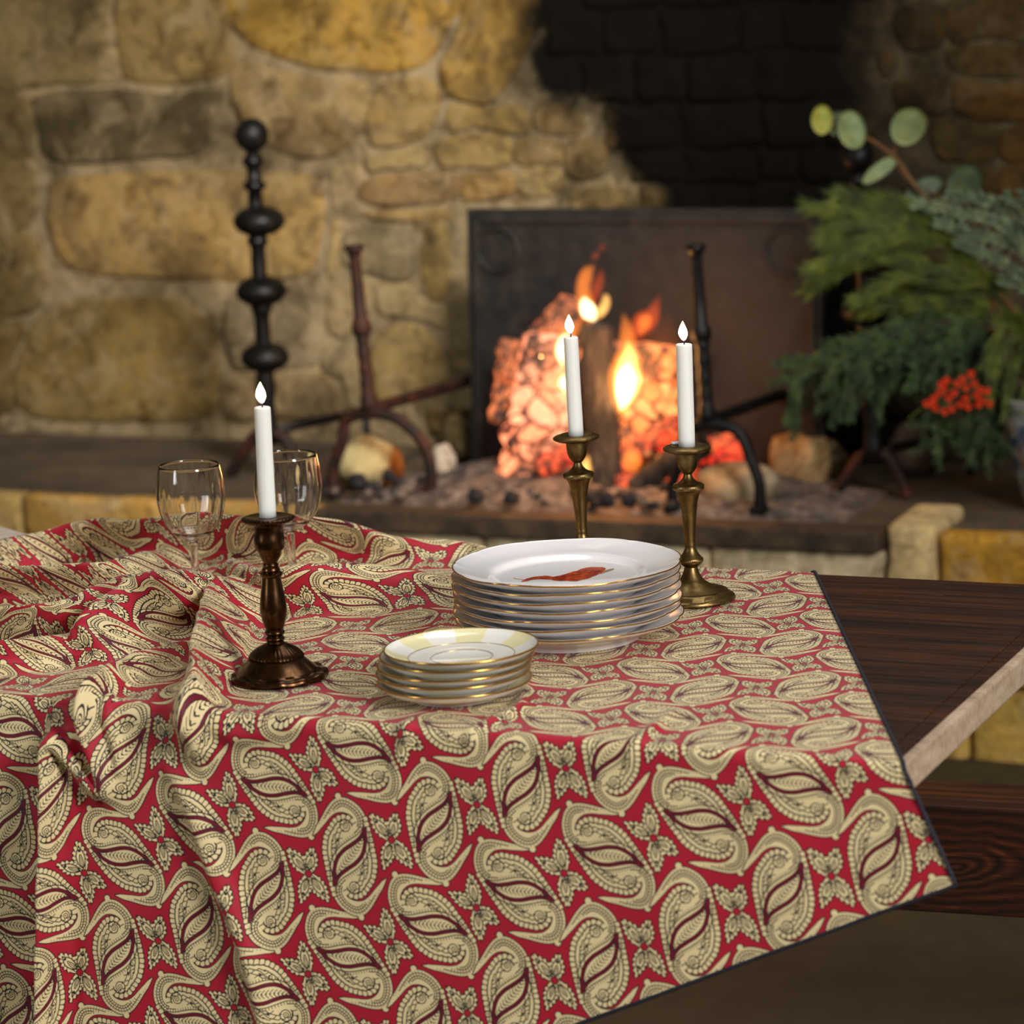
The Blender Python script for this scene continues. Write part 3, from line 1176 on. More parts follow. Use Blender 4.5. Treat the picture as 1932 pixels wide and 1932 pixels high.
# arc length along each column, so that the print keeps its scale over the folds
GA = np.linspace(-1.75, .35, 421)
GB = np.linspace(-TD - .25, .02, 560)
AA, BB = np.meshgrid(GA, GB, indexing='ij')
HH = height(AA, BB)
dl = np.sqrt(np.diff(GB)[None, :] ** 2 + np.diff(HH, axis=1) ** 2)
ker = np.ones(25) / 25
L = np.zeros_like(HH)
i0 = int(np.argmin(abs(GB)))
L[:, 1:] = np.cumsum(dl, 1)
L -= L[:, i0:i0 + 1]
Lp = np.pad(L, ((12, 12), (0, 0)), mode='edge')
L = np.stack([np.convolve(Lp[:, j], ker, 'valid') for j in range(L.shape[1])], 1)
# the same across the cloth, so that folds running front to back do not stretch the print
GB2 = np.linspace(-TD - .25, .52, 300)
AA2, BB2 = np.meshgrid(GA, GB2, indexing='ij')
HH2 = height(AA2, BB2)
ii = int(np.argmin(abs(GA - .05)))
LA = np.zeros_like(HH2)
LA[1:] = np.cumsum(np.sqrt(np.diff(GA)[:, None] ** 2 + np.diff(HH2, axis=0) ** 2), 0)
LA = LA - LA[ii:ii + 1] + GA[ii]
LAp = np.pad(LA, ((0, 0), (14, 14)), mode='edge')
kw = np.hanning(29)
kw /= kw.sum()
LA = np.stack([np.convolve(LAp[i], kw, 'valid') for i in range(LA.shape[0])])
GM = np.linspace(-2.3, .33, 520)
INVA = np.stack([np.interp(GM, LA[:, j], GA) for j in range(len(GB2))], 1)


def across(a, b):
    fa = np.clip((a - GM[0]) / (GM[1] - GM[0]), 0, len(GM) - 1.001)
    fb_ = np.clip((b - GB2[0]) / (GB2[1] - GB2[0]), 0, len(GB2) - 1.001)
    i, j = fa.astype(int), fb_.astype(int)
    u, v = fa - i, fb_ - j
    return INVA[i, j] * (1 - u) * (1 - v) + INVA[i + 1, j] * u * (1 - v) + INVA[i, j + 1] * (1 - u) * v + INVA[i + 1, j + 1] * u * v


GL = np.linspace(-TD - .75, .02, 620)
INV = np.stack([np.interp(GL, L[i], GB) for i in range(len(GA))])


def bil(G, a, l):
    fa = np.clip((a - GA[0]) / (GA[1] - GA[0]), 0, len(GA) - 1.001)
    fl_ = np.clip((l - GL[0]) / (GL[1] - GL[0]), 0, len(GL) - 1.001)
    i, j = fa.astype(int), fl_.astype(int)
    u, v = fa - i, fl_ - j
    return G[i, j] * (1 - u) * (1 - v) + G[i + 1, j] * u * (1 - v) + G[i, j + 1] * (1 - u) * v + G[i + 1, j + 1] * u * v


def cloth_point(s, t, lift=0.0):
    a = s * cT + t * sT
    bm_ = -s * sT + t * cT
    a = np.where(bm_ < 0, a + bm_ * SHEAR, a)
    w = np.where(bm_ < 0, bil(INV, a, bm_), bm_)
    a = across(a, w)
    w = np.where(bm_ < 0, bil(INV, a, bm_), bm_)
    H = height(a, w) + lift
    q = math.pi / 2 * RAD
    w0 = -(RAD - GAP)                       # path coordinate where the bend starts
    ang = np.clip((w - w0) / RAD, 0, math.pi / 2)
    ang_b = np.clip((-TD - RAD + GAP - w) / RAD + 0, 0, math.pi / 2)
    wt = np.clip(w, -TD - GAP + RAD, w0)
    out = wt + RAD * np.sin(ang) - RAD * np.sin(ang_b)
    z = ZT - RAD * (1 - np.cos(ang)) - RAD * (1 - np.cos(ang_b))
    z = z - np.clip(w - w0 - q, 0, None)
    z = z - np.clip((-TD - RAD + GAP - w) - q, 0, None)
    no, nz_ = np.sin(ang) - np.sin(ang_b), np.cos(ang) * np.cos(ang_b)
    out = out + no * H + 1.3 * np.clip(H - .012, 0, None) * np.clip(-w / .14, 0, 1) * np.cos(ang) * np.cos(ang_b)
    z = z + nz_ * H
    # the hanging part swings slightly clear of the table
    out = out + .05 * np.clip(w - .02, 0, None) ** 1.2
    return np.stack([T0[0] + a, T0[1] - out, z], -1), a, w


DS = .0042
sv = np.arange(SM - 2.55, SM + 1e-9, DS)
sv = np.r_[sv, SM] if SM - sv[-1] > 1e-4 else sv
tv = np.arange(TM - 2.35, TM + 1e-9, DS)
tv = np.r_[tv, TM] if TM - tv[-1] > 1e-4 else tv
SS, TT = np.meshgrid(sv, tv, indexing='ij')
PP, A_, W_ = cloth_point(SS, TT)
keep = (A_ > -1.72) & (W_ > -TD - .06) & (W_ < .5)
qk = keep[:-1, :-1] & keep[1:, :-1] & keep[1:, 1:] & keep[:-1, 1:]
ids = -np.ones(SS.shape, int)
used = np.zeros(SS.shape, bool)
for dx in (0, 1):
    for dy in (0, 1):
        used[dx:dx + qk.shape[0], dy:dy + qk.shape[1]] |= qk
ids[used] = np.arange(used.sum())
co = PP[used].astype(np.float32)
org = np.array([T0[0] - .6, T0[1] + .4, ZT], np.float32)
co -= org
quads = np.stack([ids[:-1, :-1], ids[:-1, 1:], ids[1:, 1:], ids[1:, :-1]], -1)[qk].astype(np.int32)
me = bpy.data.meshes.new('tablecloth')
me.vertices.add(len(co))
me.vertices.foreach_set('co', co.ravel())
me.loops.add(quads.size)
me.loops.foreach_set('vertex_index', quads.ravel())
me.polygons.add(len(quads))
me.polygons.foreach_set('loop_start', np.arange(0, quads.size, 4, dtype=np.int32))
me.polygons.foreach_set('use_smooth', np.ones(len(quads), bool))
uvl = me.uv_layers.new(name='weave')
us = (SS - A0[0]) / REP
vs_ = (TT - A0[1]) / (2 * ROW)
uv = np.stack([us[used], 1 - (vs_[used] + .25)], -1)[quads.ravel()].astype(np.float32)
uvl.data.foreach_set('uv', uv.ravel())
me.update()
me.validate()
m = NT('paisley_cloth')
tx = m.n('ShaderNodeTexImage', interpolation='Linear', extension='REPEAT')
tx.image = print_img
m.col(tx.outputs['Color'])
m.setv(Roughness=.58)
m.b.inputs['Sheen Weight'].default_value = .12
m.b.inputs['Sheen Roughness'].default_value = .4
m.b.inputs['Specular IOR Level'].default_value = .3
wv = m.noise(m.coord('UV', (1, 1, 1)), 260, 2, .5)
m.bump(wv, .08, .001)
me.materials.append(m.m)
cloth = link('tablecloth', me, None, org)
tag(cloth, 'crimson tablecloth printed with cream paisleys, bunched into folds and hanging over the table front', 'tablecloth')
# rolled navy hem along the two free edges
M_hem = NT('navy_hem')
M_hem.col(srgb(26, 28, 42)).setv(Roughness=.8)
n_ = 260
tt = np.linspace(TM - 1.35, TM, n_)
h1 = cloth_point(np.full(n_, SM), tt, .0008)[0]
ss = np.linspace(SM, SM - 1.0, n_)
h2 = cloth_point(ss, np.full(n_, TM), .0)[0]
h1 = h1[cloth_point(np.full(n_, SM), tt)[2] > -TD - .055]
h2 = h2[cloth_point(ss, np.full(n_, TM))[2] < .495]
mb = MB().add(tube(h1 - org, .0021 * (1 + .15 * np.sin(np.arange(len(h1)) * 1.7)), 8)).add(tube(h2 - org, .0021, 8))
mb.build('hem', M_hem.m, cloth)['label'] = 'rolled navy hem'


# ------------------------------------------------------------------ candlesticks and candles
CUPZ = .0035                               # things stand on the cloth


def brass(name, lo, mid, hi, rough=.34):
    m = NT(name)
    n1 = m.noise(m.coord('Object'), 45, 5, .6)
    n2 = m.noise(m.coord('Object', (1, 1, .35)), 160, 3, .6)
    m.col(m.ramp(m.math('ADD', m.math('MULTIPLY', n1, .7), m.math('MULTIPLY', n2, .3)), [(.34, lo), (.5, mid), (.66, hi)]))
    m.setv(Metallic=1.0)
    m.l(m.maprange(n1, .3, .7, rough + .14, rough - .04), m.b.inputs['Roughness'])
    m.bump(n2, .06, .001)
    return m.m


M_brass = brass('aged_brass', srgb(80, 64, 38), srgb(126, 104, 64), srgb(158, 132, 84))
M_bronze = brass('dark_bronze', srgb(48, 33, 22), srgb(78, 54, 35), srgb(112, 80, 50), .22)


def smooth_prof(P, n=4):
    """(r, z) list; a negative r marks a sharp corner"""
    out = []
    seg = []
    for r, z in P:
        if r < 0:
            seg.append((-r, z))
            if len(seg) > 2:
                out += [tuple(q) for q in catmull(seg, n)]
            else:
                out += seg
            seg = [(-r, z)]
        else:
            seg.append((r, z))
    out += [tuple(q) for q in catmull(seg, n)] if len(seg) > 2 else seg
    res = [out[0]]
    for q in out[1:]:
        if abs(q[0] - res[-1][0]) + abs(q[1] - res[-1][1]) > 1e-6:
            res.append((max(q[0], 1e-5), q[1]))
    return res


def knurl(z0, z1, n, amp):
    def f(th, r, z, i):
        if z0 <= z <= z1:
            return r * (1 + amp * math.cos(n * th)), z
        return r, z
    return f


def candle(x0, label, base, lean, r, h, drip=0.0, group='lit white dinner candles'):
    """white candle with a domed shoulder, wick and flame; base is the world point of its foot"""
    t = thing('candle', label, 'candle', base)
    t.rotation_euler = lean
    prof = smooth_prof([(-r * 1.0, 0), (r * 1.0, h * .3), (r * .985, h * .7), (-r * .97, h - .004), (r * .93, h - .0012), (r * .6, h - .0004), (r * .25, h - .0022), (1e-4, h - .003)], 4)

    def rf(th, rr, z, i):
        k = max(0.0, math.cos(th - 2.9)) ** 12 * drip * max(0, min(1, (z - h * .72) / (h * .25)))
        return rr * (1 + .01 * math.sin(3 * th + z * 60)) + k, z
    obj('wax', *lathe(prof, 40, rf), M_wax, t)
    wick = [(0, 0, h - .004), (.0003, 0, h + .001), (.0007, 0, h + .005), (.0016, .0003, h + .0085)]
    obj('wick', *tube(catmull(wick, 4), .0008, 6), M_wick, t)
    fp = [(.0006, .0004), (.0030, .003), (.0050, .0075), (.0054, .0108), (.0044, .0155), (.0026, .0198), (.0010, .0232), (.0001, .0248)]
    V, F = lathe(catmull(fp, 4).tolist(), 20)
    V = [(x - .0012 * math.sin(z * 90) , y, z + h + .0022) for x, y, z in V]
    obj('flame', V, F, M_flame, t)
    return t


M_wax = NT('white_wax')
M_wax.col(srgb(246, 243, 236)).setv(Roughness=.42)
M_wax.b.inputs['Subsurface Weight'].default_value = .6
M_wax.b.inputs['Subsurface Radius'].default_value = (.02, .012, .006)
M_wax.b.inputs['Subsurface Scale'].default_value = 1.0
M_wax = M_wax.m
M_wick = NT('charred_wick').col(srgb(26, 20, 18)).setv(Roughness=.9).m
m = NT('candle_flame')
tc = m.n('ShaderNodeTexCoord')
sx_ = m.n('ShaderNodeSeparateXYZ')
m.l(tc.outputs['Generated'], sx_.inputs[0])
em = m.n('ShaderNodeEmission')
m.l(m.ramp(sx_.outputs[2], [(0.0, (.25, .3, .6)), (.12, (.8, .5, .3)), (.28, (1, .86, .6)), (.75, (1, .84, .5)), (1.0, (1, .6, .2))]), em.inputs[0])
m.l(m.ramp(sx_.outputs[2], [(0.0, (.06,) * 3), (.16, (.25,) * 3), (.35, (1,) * 3), (1.0, (.55,) * 3)]), em.inputs[1])
mul = m.n('ShaderNodeMath', operation='MULTIPLY')
m.l(em.inputs[1].links[0].from_socket, mul.inputs[0])
mul.inputs[1].default_value = 14.0
m.l(mul.outputs[0], em.inputs[1])
m.l(em.outputs[0], m.t.nodes['Material Output'].inputs['Surface'])
M_flame = m.m


def cup_wax(r):
    return lathe([(1e-4, 0), (r * .9, 0), (r, .001), (r * .9, .0022), (1e-4, .0026)], 24)


# --- brass sticks (profile measured on the right-hand one; 4890 zoom pixels to the metre)
zb = 1780
K = 1 / 4890
pz = lambda y: (zb - y) * K / .982
BRASS = [(-.0001, 0), (-255 * K, .0005), (258 * K, .0025), (-252 * K, .0052), (-226 * K, .0062), (-214 * K, .0112), (-198 * K, .0122), (186 * K, pz(1722)), (130 * K, pz(1700)), (78 * K, pz(1668)), (50 * K, pz(1625)), (-38 * K, pz(1588)),
         (-50 * K, pz(1578)), (70 * K, pz(1560)), (-73 * K, pz(1549)), (-73 * K, pz(1537)), (50 * K, pz(1510)), (36 * K, pz(1484)), (-32 * K, pz(1466)), (-35 * K, pz(1458)), (-33 * K, pz(1450)),
         (35 * K, pz(1380)), (41 * K, pz(1300)), (50 * K, pz(1220)), (64 * K, pz(1160)), (-76 * K, pz(1135)), (-90 * K, pz(1128)), (-92 * K, pz(1108)), (-88 * K, pz(1100)), (58 * K, pz(1088)), (34 * K, pz(1066)), (-23 * K, pz(1040)),
         (34 * K, pz(1030)), (54 * K, pz(1000)), (62 * K, pz(960)), (-64 * K, pz(918)), (-112 * K, pz(908)), (138 * K, pz(896)), (-140 * K, pz(884)), (-128 * K, pz(876)), (-112 * K, pz(872)), (-100 * K, pz(868)), (60 * K, pz(876)), (-52 * K, pz(880)), (-.0001, pz(880))]


def rf_brass(th, r, z, i):
    for a, b in ((pz(1553), pz(1533)), (pz(1131), pz(1104))):
        if a <= z <= b:
            return r * (1 + .022 * math.cos(48 * th)), z
    if .0052 <= z <= .0062 and r > 200 * K:
        return r * (1 + .01 * math.cos(90 * th)), z
    return r, z


def brass_stick(px, lean, label, base_px):
    p = onz(*base_px, TZ)
    t = thing('candlestick', label, 'candlestick', (p[0], p[1], TZ + CUPZ), 0, 'brass candlesticks behind the plates')
    t.rotation_euler = lean
    prof = smooth_prof(BRASS)
    cut = [i for i, q in enumerate(prof) if q[1] >= pz(1588) - 1e-4][0]
    cut2 = [i for i, q in enumerate(prof) if q[1] >= pz(1040) - 1e-4 and i > cut][0]
    cut3 = [i for i, q in enumerate(prof) if q[1] >= pz(908) - 1e-4 and i > cut2][0]
    for nm, a, b in (('base', 0, cut + 1), ('stem', cut, cut2 + 1), ('candle_cup', cut2, cut3 + 1), ('drip_pan', cut3, len(prof))):
        autosmooth(obj(nm, *lathe(prof[a:b], 96, rf_brass), M_brass, t), 50)
    return t, p


def on_stick(p, lean, h):
    e = Matrix.Rotation(lean[1], 3, 'Y') @ Vector((0, 0, h))
    return (p[0] + e.x, p[1] + e.y, TZ + CUPZ + e.z)


HTOP = pz(880) + .0003
lean = (0, -.002, 0)
_, p = brass_stick(None, lean, 'aged brass candlestick with its whole round foot showing, right of the dinner plates', (1306, 1136))
cb = on_stick(p, lean, HTOP)
candle(None, 'lit white candle with a wax drip in the right-hand brass candlestick', cb, (0, .006, 0), .0099, .1245, .0016)
w = tag(obj('wax_spill', *cup_wax(.006), M_wax, None, True, loc=(cb[0] - .0155, cb[1] + .004, cb[2] + .0022)), 'small white wax spill on the drip pan of the right-hand brass candlestick', 'wax')
lean = (0, -.022, 0)
_, p = brass_stick(None, lean, 'aged brass candlestick rising behind the dinner plates with its foot hidden', (1104, 1108))
cb = on_stick(p, lean, HTOP)
candle(None, 'lit white candle in front of the fire, held by the brass candlestick behind the plates', cb, (0, -.016, 0), .0092, .1235)

# --- dark bronze stick with fluted scalloped foot
zb2 = 1806
K2 = 1 / 5257
p2 = lambda y: (zb2 - y) * K2 / .982
foot = [(-.0001, 0), (-296 * K2, .0005), (300 * K2, .003), (286 * K2, .007), (-252 * K2, p2(1768)), (226 * K2, p2(1748)), (188 * K2, p2(1716)), (168 * K2, p2(1698)), (-156 * K2, p2(1686)), (-162 * K2, p2(1678)), (-152 * K2, p2(1664)),
        (138 * K2, p2(1650)), (112 * K2, p2(1630)), (76 * K2, p2(1610)), (-54 * K2, p2(1600))]
stem = [(-54 * K2, p2(1600)), (-48 * K2, p2(1590)), (58 * K2, p2(1575)), (-46 * K2, p2(1558)), (60 * K2, p2(1540)), (-50 * K2, p2(1522)), (58 * K2, p2(1505)), (72 * K2, p2(1455)), (79 * K2, p2(1400)), (74 * K2, p2(1340)), (62 * K2, p2(1270)), (-54 * K2, p2(1215)),
        (-66 * K2, p2(1205)), (-66 * K2, p2(1190)), (-50 * K2, p2(1182)), (54 * K2, p2(1172)), (-50 * K2, p2(1160)), (-44 * K2, p2(1152)), (46 * K2, p2(1142)), (-40 * K2, p2(1130))]
cup = [(-40 * K2, p2(1130)), (54 * K2, p2(1104)), (-64 * K2, p2(1080)), (-66 * K2, p2(1066)), (-86 * K2, p2(1046)), (90 * K2, p2(1000)), (84 * K2, p2(950)), (-88 * K2, p2(908)), (-96 * K2, p2(900))]
pan = [(-90 * K2, p2(902)), (140 * K2, p2(890)), (-155 * K2, p2(874)), (-150 * K2, p2(866)), (128 * K2, p2(860)), (100 * K2, p2(862)), (-62 * K2, p2(866)), (-.0001, p2(866))]


def rf_foot(th, r, z, i):
    if r > 240 * K2:
        return r * (1 + .016 * math.cos(12 * th)), z + (.0007 * math.cos(12 * th) if z > .001 else 0)
    if 100 * K2 < r < 153 * K2 and z > p2(1690):
        return r * (1 + .03 * abs(math.sin(18 * th))), z
    if 153 * K2 <= r < 166 * K2 and p2(1692) < z:
        return r * (1 + .015 * math.cos(72 * th)), z
    return r, z


def rf_pan(th, r, z, i):
    return (r * (1 + .015 * math.cos(36 * th)), z) if r > 95 * K2 else (r, z)


lean = (0, -.002, 0)
p = onz(524, 1285, TZ)
t = thing('candlestick', 'dark bronze candlestick with fluted scalloped foot, standing before the wine glasses', 'candlestick', (p[0], p[1], TZ + CUPZ + .0008))
t.rotation_euler = lean
autosmooth(obj('base', *lathe(smooth_prof(foot), 144, rf_foot), M_bronze, t), 50)
autosmooth(obj('stem', *lathe(smooth_prof(stem), 64), M_bronze, t), 50)
autosmooth(obj('candle_cup', *lathe(smooth_prof(cup), 64), M_bronze, t), 50)
autosmooth(obj('drip_pan', *lathe(smooth_prof(pan), 144, rf_pan), M_bronze, t), 50)
cb = on_stick(p, lean, p2(866) + .0012)
candle(None, 'lit white candle in the dark bronze candlestick before the wine glasses', cb, (0, .008, 0), .0093, .1235)

# ------------------------------------------------------------------ wine glasses
M_glass = NT('clear_glass')
M_glass.col((1, 1, 1, 1)).setv(Roughness=.0, IOR=1.48)
M_glass.b.inputs['Transmission Weight'].default_value = 1.0
M_glass = M_glass.m


def wine_glass(p, label, sc=1.0):
    t = thing('wine_glass', label, 'glass', (p[0], p[1], TZ + .0035))
    R = .0435 * sc
    hs, hb = .059 * sc, .158 * sc
    out = [(.0055, hs), (.015, hs + .004), (.028, hs + .014), (.0385, hs + .031), (.0430, hs + .050), (.0435, hs + .062), (.0418, hs + .080), (.0388, hb)]
    oc = [(r * sc if r > .005 else r, z) for r, z in catmull(out, 6)]
    inn = [(max(r - .0019, 1e-4), z) for r, z in oc]
    inn = [(r if z > hs + .012 else r * .8, max(z, hs + .0055)) for r, z in inn][::-1]
    prof = oc + [(oc[-1][0] - .0004, hb + .0006), (oc[-1][0] - .001, hb + .0006)] + inn + [(1e-4, hs + .0055)]
    bowl = [(1e-4, hs - .001), (.005, hs - .001)] + prof
    n_out = 2 + len(oc)
    obj('bowl', *lathe(bowl, 96, lambda th, r, z, i: (r * (1 + (.005 * math.cos(14 * th) * min(1, (hb - z) / .03) if i > n_out + 2 and z > hs + .012 else 0)), z)), M_glass, t)
    st = catmull([(.0052, hs - .0012), (.0050, hs - .02), (.0056, .02), (.0072, .008)], 6).tolist()[::-1]
    V, F = lathe([(1e-4, 0), (.033, 0), (.0335, .0012), (.03, .0026), (.015, .0046), (.0085, .0062)] + st + [(1e-4, hs - .0012)], 72)
    obj('stem', V, F, M_glass, t)
    return t


wine_glass(onz(371, 1112, TZ), 'empty clear wine glass standing alone left of the bronze candlestick', .995)
wine_glass(onz(553, 1092, TZ), 'empty clear wine glass half hidden behind the candle of the bronze candlestick', 1.0)

# ------------------------------------------------------------------ stack of dinner plates
m = NT('white_porcelain')
m.col(srgb(243, 240, 240)).setv(Roughness=.12)
m.b.inputs['Coat Weight'].default_value = .3
m.b.inputs['Coat Roughness'].default_value = .04
M_porc = m.m
M_gold = NT('gilt').col(srgb(214, 168, 84)).setv(Metallic=1.0, Roughness=.22).m
NLOBE = 12


def lobe(th):
    """moulded outline of the dinner plates: brackets that meet in small notches"""
    u = (th * NLOBE / (2 * math.pi)) % 1.0
    w = 1.0 if int(th * NLOBE / (2 * math.pi)) % 2 == 0 else .45
    return -.013 * w * math.exp(-(min(u, 1 - u) / .09) ** 2) + .003 * math.sin(math.pi * u)


def plate_rf(R):
    def f(th, r, z, i):
        k = max(0.0, (r / R - .72) / .28) ** 2
        return r * (1 + lobe(th) * k), z + .0006 * k * math.sin(NLOBE * th / 2 + .4)
    return f


R = .131
plate_prof = smooth_prof([(-.0001, .0062), (-.078, .0062), (-.0785, .0), (-.0815, .0), (-.083, .0055), (.094, .0105), (.114, .0168), (.127, .0222), (-R, .0252), (R + .0006, .0264), (-(R - .0006), .0274),
                          (.127, .0258), (.111, .0206), (-.0915, .0168), (.088, .0152), (.083, .0118), (-.078, .0102), (-.0001, .0102)], 4)
SPACE = .0103


def dinner_plate(x, y, z, rz, label, grp='white gilt-edged dinner plates in the tall stack'):
    t = thing('dinner_plate', label, 'plate', (x, y, z), rz, grp)
    autosmooth(obj('body', *lathe(plate_prof, 144, plate_rf(R)), M_porc, t), 60)
    ring = []
    f = plate_rf(R)
    for k in range(144):
        th = 2 * math.pi * k / 144
        r, zz = f(th, R + .0004, .0264, 0)
        ring.append((r * math.cos(th), r * math.sin(th), zz))
    obj('gilt_rim', *tube(ring, .00105, 6, closed=True), M_gold, t)
    return t


pc = onz(1074, 1206, TZ)
ORD = ['lowest', 'second lowest', 'third from the bottom', 'middle', 'third from the top', 'second from the top']
proto = None
for k in range(7):
    jx, jy = random.uniform(-.0018, .0018), random.uniform(-.0015, .0015)
    rz = random.uniform(0, 6.28) if k < 6 else .3
    lab = 'white gilt-edged dinner plate, %s of the tall stack of seven' % ORD[k] if k < 6 else 'white scalloped dinner plate with a red painted motif, topmost of the tall stack'
    x, y, z = pc[0] + jx, pc[1] + jy, TZ + .0032 + k * SPACE
    if proto is None:
        proto = t = dinner_plate(x, y, z, rz, lab)
    else:
        t = copy_tree(proto)
        t.location = (x, y, z)
        t.rotation_euler = (0, 0, rz)
        t['label'] = lab
    top = t
# painted motif in the well of the top plate
zw = top.location.z + .0102
OUT = [(215, 560), (270, 525), (330, 500), (440, 470), (560, 458), (660, 448), (740, 455), (800, 470), (870, 458), (960, 440), (1060, 410), (1180, 370), (1240, 362), (1320, 322), (1420, 300), (1520, 288), (1620, 292), (1700, 290), (1755, 305), (1770, 322),
       (1745, 350), (1690, 395), (1600, 440), (1520, 470), (1440, 505), (1340, 520), (1250, 545), (1150, 548), (1050, 540), (940, 545), (850, 538), (760, 520), (700, 520), (640, 515), (560, 512), (470, 520), (400, 528), (320, 552)]
TAIL = [(1690, 395), (1755, 348), (1850, 325), (1920, 312), (1915, 335), (1860, 360), (1760, 390), (1640, 430)]
HAIR = [(90, 490), (106, 490), (130, 502), (230, 512), (290, 520), (288, 526), (225, 520), (130, 512), (100, 506)]
to = lambda q: onz(960 + q[0] / 9.66, 1040 + q[1] / 9.66, zw)
inv = Matrix.Rotation(-top.rotation_euler[2], 3, 'Z')


def decal(name, pts, mat, h):
    bm = bmesh.new()
    vs = []
    for q in pts:
        w = Vector(to(q)) - Vector(top.location)
        w = inv @ w
        vs.append(bm.verts.new((w.x, w.y, .0102 + h)))
    f = bm.faces.new(vs)
    bmesh.ops.triangulate(bm, faces=[f])
    bmesh.ops.recalc_face_normals(bm, faces=bm.faces[:])
    if bm.faces[0].normal.z < 0:
        bmesh.ops.reverse_faces(bm, faces=bm.faces[:])
    me = bpy.data.meshes.new(name)
    bm.to_mesh(me)
    bm.free()
    me.materials.append(mat)
    return link(name, me, top)


m = NT('painted_red')
v = m.coord('Object', (1, 1, 1))
n1 = m.noise(v, 90, 5, .65, 1.2)
n2 = m.noise(v, 240, 3, .6)
c = m.ramp(n1, [(.3, srgb(96, 22, 8)), (.46, srgb(168, 44, 12)), (.58, srgb(206, 74, 18)), (.72, srgb(226, 122, 48))])
m.col(m.mix(.4, c, m.ramp(n2, [(.35, (.4, .3, .25)), (.6, (1, 1, 1))]), 'MULTIPLY')).setv(Roughness=.15)
mt = NT('painted_tan').col(srgb(168, 138, 96)).setv(Roughness=.15)
decal('painted_motif', OUT, m.m, .00025)
decal('painted_tail', TAIL, mt.m, .0002)
decal('painted_whisker', HAIR, mt.m, .0002)

# ------------------------------------------------------------------ stack of saucers
RS = .0828
sauc_prof = smooth_prof([(-.0001, .004), (-.044, .004), (-.0445, 0), (-.0475, 0), (-.049, .0038), (.060, .0062), (.075, .0112), (-RS, .0178), (RS + .0005, .0188), (-(RS - .0006), .0196),
                         (.075, .0142), (.060, .0094), (-.054, .0082), (.047, .0074), (-.034, .0070), (-.032, .0062), (-.0001, .0062)], 4)
m = NT('saucer_porcelain')
tc = m.n('ShaderNodeTexCoord')
sp = m.n('ShaderNodeSeparateXYZ')
m.l(tc.outputs['Object'], sp.inputs[0])
ang = m.math('ARCTAN2', sp.outputs[1], sp.outputs[0])
wd = m.math('FRACT', m.math('MULTIPLY', m.math('ADD', ang, 3.30), 7 / (2 * math.pi)))
wedge = m.math('GREATER_THAN', wd, .5)
rad = m.n('ShaderNodeVectorMath', operation='LENGTH')
cz = m.n('ShaderNodeCombineXYZ')
m.l(sp.outputs[0], cz.inputs[0])
m.l(sp.outputs[1], cz.inputs[1])
m.l(cz.outputs[0], rad.inputs[0])
rimk = m.math('GREATER_THAN', rad.outputs['Value'], .0575)
geo = m.n('ShaderNodeNewGeometry')
upn = m.n('ShaderNodeSeparateXYZ')
m.l(geo.outputs['Normal'], upn.inputs[0])
upk = m.math('GREATER_THAN', upn.outputs[2], 0.0)
k = m.math('MULTIPLY', m.math('MULTIPLY', wedge, rimk), upk)
m.col(m.mix(k, srgb(240, 238, 230), srgb(234, 226, 178))).setv(Roughness=.12)
m.b.inputs['Coat Weight'].default_value = .3
M_sauc = m.m


def saucer(x, y, z, rz, label):
    t = thing('saucer', label, 'saucer', (x, y, z), rz, 'gilt-rimmed saucers in the short stack')
    autosmooth(obj('body', *lathe(sauc_prof, 96), M_sauc, t), 60)
    ring = lambda r, zz: [(r * math.cos(2 * math.pi * k / 96), r * math.sin(2 * math.pi * k / 96), zz) for k in range(96)]
    obj('gilt_rim', *tube(ring(RS + .0002, .0189), .00125, 6, closed=True), M_gold, t)
    obj('gilt_line', *tube(ring(.0575, .00885), .00045, 4, closed=True), M_gold, t)
    obj('gilt_line', *tube(ring(.0335, .00685), .00045, 4, closed=True), M_gold, t)
    return t


sc = onz(864, 1319, TZ)
proto = None
SO = ['lowest', 'second from the bottom', 'middle', 'second from the top', 'topmost']
SSP = .0091
for k in range(5):
    x, y = sc[0] + (-.003, -.0045, -.0015, .0008, .0068)[k], sc[1] + (0, .001, -.0015, .0005, .0)[k]
    z = TZ + .0032 + k * SSP + (.0008 if k else 0)
    lab = ('gilt-rimmed saucer, %s of the short stack of five' % SO[k]) if k < 4 else 'gilt-rimmed saucer with pale yellow wedges, topmost of the short stack'
    rz = (0.4, 1.1, 2.0, 2.9, .0)[k]
    if proto is None:
        proto = t = saucer(x, y, z, rz, lab)
    else:
        t = copy_tree(proto)
        t.location = (x, y, z)
        t['label'] = lab
    t.rotation_euler = ((.0, .004, -.004, .003, 0)[k], (-.004, -.006, -.004, -.008, -.012)[k], rz)


# ------------------------------------------------------------------ fireplace: fireback, andirons, fire
def iron(name, a, b, c, rough=.6, metal=.55):
    m = NT(name)
    n1 = m.noise(m.coord('Object'), 22, 6, .65)
    n2 = m.noise(m.coord('Object'), 90, 3, .6)
    m.col(m.ramp(n1, [(.34, a), (.52, b), (.68, c)]))
    m.setv(Metallic=metal)
    m.l(m.maprange(n1, .3, .7, rough - .08, rough + .15), m.b.inputs['Roughness'])
    m.bump(n2, .25, .003)
    return m.m


M_iron = iron('black_iron', srgb(13, 12, 12), srgb(20, 19, 18), srgb(32, 28, 25), .42)
M_rust = iron('rusty_iron', srgb(26, 16, 12), srgb(46, 25, 16), srgb(84, 40, 22), .62, .4)
M_back = iron('cast_iron_plate', srgb(20, 17, 15), srgb(32, 28, 25), srgb(48, 42, 36), .62, .35)

